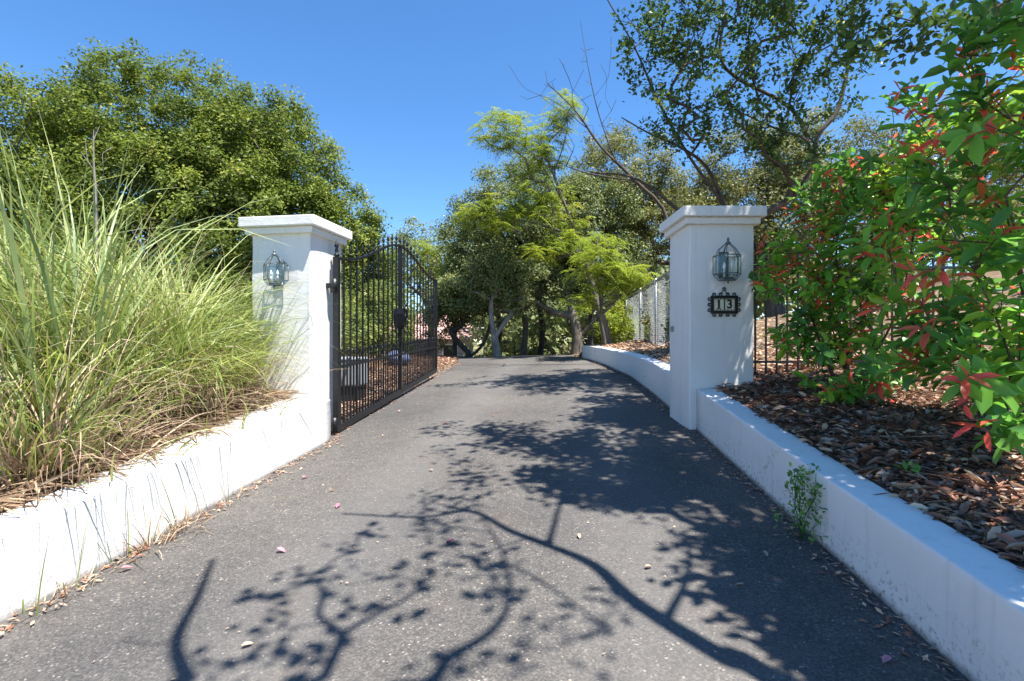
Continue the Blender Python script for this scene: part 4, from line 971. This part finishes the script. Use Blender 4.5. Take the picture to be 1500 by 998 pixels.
photinia('large red-tipped shrub with big glossy leaves leaning over the leaf covered bed', g, [[g, (2.95, 2.9, 1.3), (2.8, 2.9, 2.0)], [g, (2.6, 2.75, 1.4), (2.3, 2.7, 1.9)], [g, (3.2, 3.0, 1.6), (3.0, 3.0, 2.6)]],
         [((2.85, 3.1, 1.9), (0.75, 0.5, 0.62)), ((2.55, 2.75, 2.5), (0.45, 0.4, 0.42)), ((2.95, 2.7, 2.65), (0.5, 0.4, 0.45)), ((2.45, 2.6, 1.55), (0.4, 0.3, 0.4)), ((2.3, 2.45, 1.0), (0.32, 0.25, 0.22)), ((2.5, 2.75, 1.15), (0.35, 0.3, 0.25)), ((2.6, 3.3, 1.2), (0.5, 0.35, 0.3)), ((3.2, 3.4, 2.9), (0.5, 0.5, 0.5)), ((2.95, 3.3, 1.35), (0.6, 0.4, 0.4)), ((2.5, 2.55, 2.95), (0.35, 0.35, 0.3))], 235, 10, (0.105, 0.165), 300)

# ------------------------------------------------------------------ tall grass on the left bank
def blades(N, L0, L1, w0, w1, lean=(4, 30), bend=(55, 130), spread=0.18, rb=(0.5, 0.2), seg=6, dirbias=None, wall=None):
    az = rng.uniform(0, 2 * math.pi, N)
    if dirbias is not None: az = np.where(rng.random(N) < dirbias[1], dirbias[0] + rng.normal(0, 0.6, N), az)
    L = rng.uniform(L0, L1, N); th = np.radians(rng.uniform(*lean, N)); bd = np.radians(rng.uniform(*bend, N))
    if wall is not None: L = L * (1 - 0.5 * np.clip(np.cos(az - wall), 0, 1))
    w = rng.uniform(w0, w1, N)
    r0 = spread * np.sqrt(rng.random(N)); p = np.stack((np.cos(az) * r0 + rng.normal(0, spread * 0.4, N), np.sin(az) * r0 + rng.normal(0, spread * 0.4, N), np.full(N, -0.05)), 1)
    hd = np.stack((np.cos(az), np.sin(az), np.zeros(N)), 1); tw = rng.uniform(-0.9, 0.9, N)
    sd0 = np.stack((-np.sin(az), np.cos(az), np.zeros(N)), 1); V = np.empty((N, seg + 1, 2, 3)); cur = p.copy()
    drift = rng.normal(0, 0.55, N); kink = np.where(rng.random(N) < 0.18, np.radians(rng.uniform(25, 75, N)), 0); kt = rng.uniform(0.35, 0.8, N)
    for k in range(seg + 1):
        t = k / seg; az2 = az + drift * t; hd = np.stack((np.cos(az2), np.sin(az2), np.zeros(N)), 1); sd0 = np.stack((-np.sin(az2), np.cos(az2), np.zeros(N)), 1)
        a = np.minimum(th + bd * t ** 1.6 + kink * (t > kt), 2.95); dirv = hd * np.sin(a)[:, None] + np.array((0, 0, 1.0)) * np.cos(a)[:, None]
        nn = np.cross(sd0, dirv); sd = sd0 * np.cos(tw)[:, None] + nn * np.sin(tw)[:, None]
        ww = (w * (0.75 + 0.5 * math.sin(math.pi * min(1, t * 1.2 + 0.1))) * (1 - t ** 2.2) + 0.0006)[:, None]
        V[:, k, 0] = cur - sd * ww / 2; V[:, k, 1] = cur + sd * ww / 2
        cur = cur + dirv * (L / seg)[:, None]
    q = []
    for k in range(seg): q.append([2 * k, 2 * k + 1, 2 * k + 3, 2 * k + 2])
    idx = (np.arange(N)[:, None, None] * (2 * (seg + 1)) + np.array(q)[None]).reshape(-1)
    rn = np.clip(rng.normal(rb[0], rb[1], N), 0, 1)
    return V.reshape(-1, 3), idx, np.full(N * seg, 4), np.repeat(rn, seg)
def blade_part(name, mat, root, *a, **k):
    me = bpy.data.meshes.new(name); v, i, l, r_ = blades(*a, **k); set_mesh(me, v, i, l, True, r_); o = link(name, me, M[mat], root); return o
GC = [(-2.75, 2.95, 'wide', 'clump of broad pale grass blades close behind the sunlit wall'), (-3.05, 3.5, 'tall', 'tallest clump with upright broad pale blades'), (-3.7, 3.9, 'tall', 'upright broad bladed clump beside the tallest one'), (-2.95, 3.95, 'fine', 'arching fountain of green grass halfway along the bank'),
      (-3.1, 4.5, 'fine', 'fountain of fine green grass between the arching one and the pillar'), (-2.92, 4.85, 'thin', 'wispy fine grass clump next to the sunlit pillar'), (-2.85, 4.4, 'fine', 'arching grass clump leaning towards the sunlit wall near the pillar'), (-3.8, 4.7, 'tall', 'big green grass clump in the second row of the bank'), (-4.6, 5.0, 'wide', 'broad bladed clump high on the bank'), (-3.7, 5.5, 'fine', 'grass clump behind the sunlit pillar'), (-4.5, 5.9, 'fine', 'grass clump at the top of the bank under the oaks')]
TW = math.atan2(-0.35, 1.0)
for x, y, kd, lab in GC:
    root = empty('grass_clump', lab, 'grass', (x, y, ground_z(x, y)), 0, 'tall grass clumps on the bank')
    if kd == 'tall':
        blade_part('broad_blades', 'palegrass', root, 60, 1.5, 2.6, 0.014, 0.028, (1, 18), (10, 100), 0.22, (0.5, 0.25)); blade_part('green_blades', 'grass', root, 480, 1.0, 2.1, 0.006, 0.014, (3, 40), (50, 140), 0.26, (0.5, 0.22), wall=TW)
        blade_part('arching_blades', 'palegrass', root, 70, 0.9, 1.7, 0.012, 0.024, (10, 40), (60, 130), 0.2, (0.4, 0.25), wall=TW)
    elif kd == 'wide':
        blade_part('broad_blades', 'palegrass', root, 120, 0.8, 1.5, 0.014, 0.027, (2, 34), (40, 130), 0.2, (0.4, 0.25), wall=TW); blade_part('green_blades', 'grass', root, 200, 0.8, 1.5, 0.006, 0.012, (5, 40), (60, 140), 0.26, (0.5, 0.22), wall=TW)
    elif kd == 'fine':
        blade_part('green_blades', 'grass', root, 560, 1.1, 2.25, 0.006, 0.014, (2, 38), (60, 165), 0.24, (0.5, 0.22), wall=TW); blade_part('pale_blades', 'palegrass', root, 110, 1.1, 2.3, 0.010, 0.02, (2, 30), (60, 140), 0.2, (0.6, 0.2), wall=TW)
    else:
        blade_part('green_blades', 'grass', root, 900, 0.8, 1.8, 0.0035, 0.009, (2, 24), (60, 160), 0.26, (0.5, 0.25), wall=TW)
    blade_part('faded_blades', 'straw', root, 130, 0.8, 1.7, 0.004, 0.010, (4, 40), (50, 150), 0.25, (0.8, 0.15), wall=TW)
    blade_part('dry_blades', 'straw', root, 480, 0.35, 0.95, 0.004, 0.011, (10, 65), (40, 130), 0.28, (0.45, 0.26), 5)
    blade_part('flower_stalks', 'straw', root, 12, 1.3, 2.0, 0.003, 0.005, (2, 24), (10, 60), 0.15, (0.75, 0.15))
# straw thatch lying on the bank
def strewn(name, label, cat, mat, N, fn, Lr, asp, lift_=0.01, tilt=0.35, shape='diamond', rb=(0.5, 0.25), kind='stuff'):
    P = []
    while len(P) < N:
        q = fn()
        if q is not None: P.append(q)
    P = np.array(P); az = rng.uniform(0, 6.283, N); d = np.stack((np.cos(az), np.sin(az), rng.normal(0, tilt * 0.5, N)), 1); nrm = np.array((0, 0, 1.0)) + rng.normal(0, tilt, (N, 3))
    P[:, 2] += lift_ + rng.random(N) * lift_ * 2; L = rng.uniform(Lr[0], Lr[1], N)
    me = leaves_mesh(name, P, d, nrm, L, L * asp, np.clip(rng.normal(rb[0], rb[1], N), 0, 1), shape, rng.uniform(-0.25, 0.25, (N, 1)) if shape != 'diamond' else 0.1, 0.25)
    return tag(link(name, me, M[mat]), label, cat, None, kind)
def f_bank():
    y = rng.uniform(0.5, 5.4); d = wl_th(y) * (0.55 if rng.random() < 0.15 else 1) + abs(rng.normal(0, 0.7)); x = pl(XL, y) - d
    return (x, y, max(ground_z(x, y), road_z(pl(XL, y), y) + WL_H(y) if d < wl_th(y) else -9) + rng.random() * 0.06)
strewn('straw_thatch', 'dry brown straw lying on the bank under the tall grass', 'straw', 'straw', 5500, f_bank, (0.12, 0.42), 0.035, 0.015, 0.35, 'diamond', (0.45, 0.25))

# ------------------------------------------------------------------ leaf litter
def f_bed():
    y = -0.5 + 6.4 * rng.random() ** 0.8; d = 0.2 + abs(rng.normal(0, 1.3)); x = pl(XR, y) + d
    if abs(x - PRc[0]) < 0.33 and abs(y - PRc[1]) < 0.33: return None
    return (x, y, ground_z(x, y))
strewn('leaf_litter', 'brown and grey dry leaves covering the bed behind the shaded wall', 'leaf litter', 'litter', 19000, f_bed, (0.02, 0.085), 0.40, 0.010, 0.5, 'leaf', (0.45, 0.29))
strewn('twig_litter', 'thin dry twigs strewn over the leaf covered bed', 'twigs', 'litter', 900, f_bed, (0.08, 0.35), 0.018, 0.03, 0.3, 'diamond', (0.35, 0.25))
def f_bank2():
    y = rng.uniform(5.8, 13.5); d = 0.2 + abs(rng.normal(0, 1.8)); x = pl(XR, y) + d; return (x, y, ground_z(x, y))
strewn('leaf_litter', 'pale dry leaves on the sunny bank beyond the number pillar', 'leaf litter', 'litter', 7000, f_bank2, (0.05, 0.11), 0.45, 0.012, 0.4, 'diamond', (0.75, 0.2))
def f_gate():
    y = rng.uniform(5.6, 14.0); d = abs(rng.normal(0, 1.5)) + 0.02; x = pl(XL, min(y, 12.9)) - d; return (x, y, ground_z(x, y))
strewn('leaf_litter', 'brown mulch and dry leaves on the ground behind the iron gate', 'leaf litter', 'litter', 9000, f_gate, (0.04, 0.10), 0.42, 0.012, 0.4, 'diamond', (0.55, 0.25))
def f_edge():
    y = rng.uniform(-1, 12.3); s_ = rng.random() < 0.5
    x = pl(XL, y) + abs(rng.normal(0, 0.06)) + 0.01 if s_ else pl(XR, y) - abs(rng.normal(0, 0.06)) - 0.01
    return (x, y, road_z(x, y) + 0.004)
strewn('edge_debris', 'crumbled dry leaf bits along both edges of the driveway', 'leaf litter', 'litter', 4000, f_edge, (0.012, 0.05), 0.35, 0.004, 0.2, 'diamond', (0.6, 0.25))
def f_road():
    y = rng.uniform(0.8, 12); x = rng.uniform(pl(XL, y) + 0.1, pl(XR, y) - 0.1); return (x, y, road_z(x, y) + 0.004)
strewn('fallen_bits', 'tiny tan leaf crumbs and seeds scattered over the asphalt', 'leaf litter', 'litter', 420, f_road, (0.006, 0.02), 0.5, 0.003, 0.2, 'diamond', (0.85, 0.15))
def one_leaf(name, mat, p, L, asp, rz, rv, label, cat, group, tilt=0.2, curl=0.2):
    me = leaves_mesh(name, np.zeros((1, 3)), np.array([[0, 1.0, 0.05]]), np.array([[0, 0, 1.0]]), np.array([L]), np.array([L * asp]), np.array([rv]), 'leaf', curl, 0.3)
    o = link(name, me, M[mat], None, p, (random.uniform(-tilt, tilt), random.uniform(-tilt, tilt), rz)); tag(o, label, cat, group); return o
for k, (px, py) in enumerate([(493, 746), (418, 811), (195, 833), (655, 793), (1293, 975), (585, 604), (655, 622), (450, 700)]):
    q = gpx(px, py); one_leaf('fallen_petal', 'petal', (q[0], q[1], q[2] + 0.008), 0.055 if k != 4 else 0.05, 0.6, k * 1.3, (k * 0.37) % 1, 'pink petal lying on the grey asphalt', 'petal', 'pink petals on the driveway', 0.1, -0.25)
for k, (px, py) in enumerate([(849, 791), (955, 832), (1075, 860), (1125, 818), (372, 945), (628, 690), (560, 640), (505, 655), (880, 575), (1060, 690), (345, 668), (428, 675), (440, 690), (490, 720), (720, 610), (700, 560)]):
    q = gpx(px, py); one_leaf('fallen_leaf', 'litter', (q[0], q[1], q[2] + 0.008), 0.045, 0.5, k * 2.1, 0.95 - 0.06 * (k % 4), 'small tan dry leaf lying on the asphalt', 'leaf', 'tan leaves on the driveway', 0.15, -0.15)
k = 0
while k < 170:
    y = rng.uniform(1.2, 4.9); x = pl(XR, y) + 0.19 + abs(rng.normal(0, 0.5)); k += 1
    z = max(ground_z(x, y), road_z(pl(XR, y), y) + WR_H(y) if x < pl(XR, y) + 0.21 else -9) + 0.03
    one_leaf('dry_leaf', 'litter', (x, y, z), rng.uniform(0.07, 0.12), 0.44, rng.uniform(0, 6.28), float(np.clip(rng.choice([0.3, 0.5, 0.55, 0.62, 0.75, 0.9]) + rng.normal(0, 0.04), 0, 1)), 'curled brown dry leaf on the bed behind the shaded wall', 'leaf', 'dry leaves on the bed', 0.5, rng.uniform(-0.35, 0.35))

# ------------------------------------------------------------------ weeds
def weed(px, py, label):
    q = gpx(px, py); root = empty('leafy_weed', label, 'weed', (q[0] - 0.03, q[1], q[2])); sk = Skel(); sk.poly([(0, 0, -0.01), (0, 0, 0.03)]); T = []
    for k in range(46):
        h = rng.uniform(0.05, 0.36); T.append((rng.normal(-0.01, 0.05), rng.normal(0, 0.07), h))
    T = np.array(T); sk.grow(T, 0.08, 0.008); link('stems', sk.mesh('stems', 0.0012, 0.004), M['weedleaf'], root)
    c = np.repeat(T, 9, axis=0) + rng.normal(0, 0.018, (46 * 9, 3)); d = unit(rng.normal(size=c.shape) + np.array((0, 0, 0.2))); L = rng.uniform(0.016, 0.032, len(c))
    link('leaves', leaves_mesh('leaves', c, d, np.array((0, 0, 1.0)) + rng.normal(0, 0.5, c.shape), L, L * 0.6, rng.random(len(c)), 'leaf'), M['weedleaf'], root)
weed(1183, 788, 'small leafy green weed growing at the foot of the shaded wall')
def tuft(px, py, label, n, L0, L1, mat='straw', stalk=3):
    q = gpx(px, 915 - 0.554 * px + 5); root = empty('dry_grass_tuft', label, 'weed', (q[0] + 0.02, q[1], q[2]), 0, 'dry tufts at the foot of the sunlit wall')
    blade_part('dry_blades', mat, root, n, L0, L1, 0.003, 0.007, (5, 65), (20, 110), 0.06, (0.6, 0.25), 5)
    blade_part('stalks', 'grass', root, stalk, 0.3, 0.55, 0.003, 0.005, (3, 30), (5, 40), 0.04, (0.4, 0.2), 5)
for px, py, n, lab in [(215, 785, 75, 'largest straw-coloured tuft at the foot of the sunlit wall'), (262, 752, 65, 'straw tuft nearest the middle of the sunlit wall'), (105, 855, 22, 'thin dry tuft with seed heads below the broad bladed grass'), (330, 715, 14, 'sparse dry tuft closer to the sunlit pillar'), (180, 805, 12, 'wispy tuft beside the largest straw tuft'), (30, 895, 10, 'small tuft at the wall foot at the edge of the view')]:
    tuft(px, py, lab, n, 0.12, 0.36)
def overhang_stems():
    for i, (y, n) in enumerate([(2.5, 3), (2.9, 3), (3.3, 5), (3.6, 4), (4.0, 4), (4.4, 3)]):
        x = pl(XL, y) - 0.16; root = empty('grass_sprig', 'thin green grass sprig leaning out over the sunlit wall', 'grass', (x, y, road_z(x, y) + WL_H(y)), 0, 'sprigs over the sunlit wall')
        blade_part('blade', 'grass', root, n, 0.3, 0.6, 0.004, 0.009, (20, 55), (60, 120), 0.06, (0.5, 0.2), 6, (0.0, 1.0))
overhang_stems()
for px, py, lab in [(1090, 625, 'sprig of grass at the foot of the number pillar')]:
    q = gpx(985, 600); root = empty('grass_sprig', lab, 'weed', (q[0], q[1], q[2])); blade_part('blade', 'grass', root, 26, 0.10, 0.28, 0.002, 0.005, (20, 75), (30, 90), 0.05, (0.4, 0.2), 5)
q = W(1138, 668, 3.4)
# seedling in the bed, bare sapling stem in the grass
def seedling(x, y, lab):
    root = empty('seedling', lab, 'seedling', (x, y, ground_z(x, y))); c = np.zeros((14, 3)) + rng.normal(0, 0.02, (14, 3)) + np.array((0, 0, 0.05)); d = unit(rng.normal(size=(14, 3)) + np.array((0, 0, 0.5))); L = rng.uniform(0.03, 0.055, 14)
    link('leaves', leaves_mesh('leaves', c, d, np.array((0, 0, 1.0)) + rng.normal(0, 0.3, (14, 3)), L, L * 0.55, rng.random(14), 'leaf'), M['weedleaf'], root)
    m = MB(); m.tube([(0, 0, -0.02), (0, 0, 0.06)], 0.002, 5); m.build('stem', M['weedleaf'], root)
seedling(1.99, 2.55, 'tiny bright green seedling among the dry leaves')
p0 = np.array(W(141, 330, 5.6)); g = gb(p0[0], p0[1]); root = empty('bare_sapling', 'bare grey sapling stem standing in the tall grass', 'sapling', g); b0 = np.array(g)
sk = Skel(); sk.poly([np.zeros(3), np.array(W(141, 310, 5.6)) - b0, np.array(W(138, 250, 5.6)) - b0, np.array(W(137, 190, 5.6)) - b0])
sk.grow(np.array([np.array(W(a_, b_, 5.6 + rng.uniform(-0.2, 0.2))) - b0 for a_, b_ in [(125, 205), (150, 225), (165, 215), (128, 235), (146, 185), (152, 255), (118, 222)]]), 0.2, 0.02)
link('stem', sk.mesh('stem', 0.003, 0.013), M['bark_pale'], root)
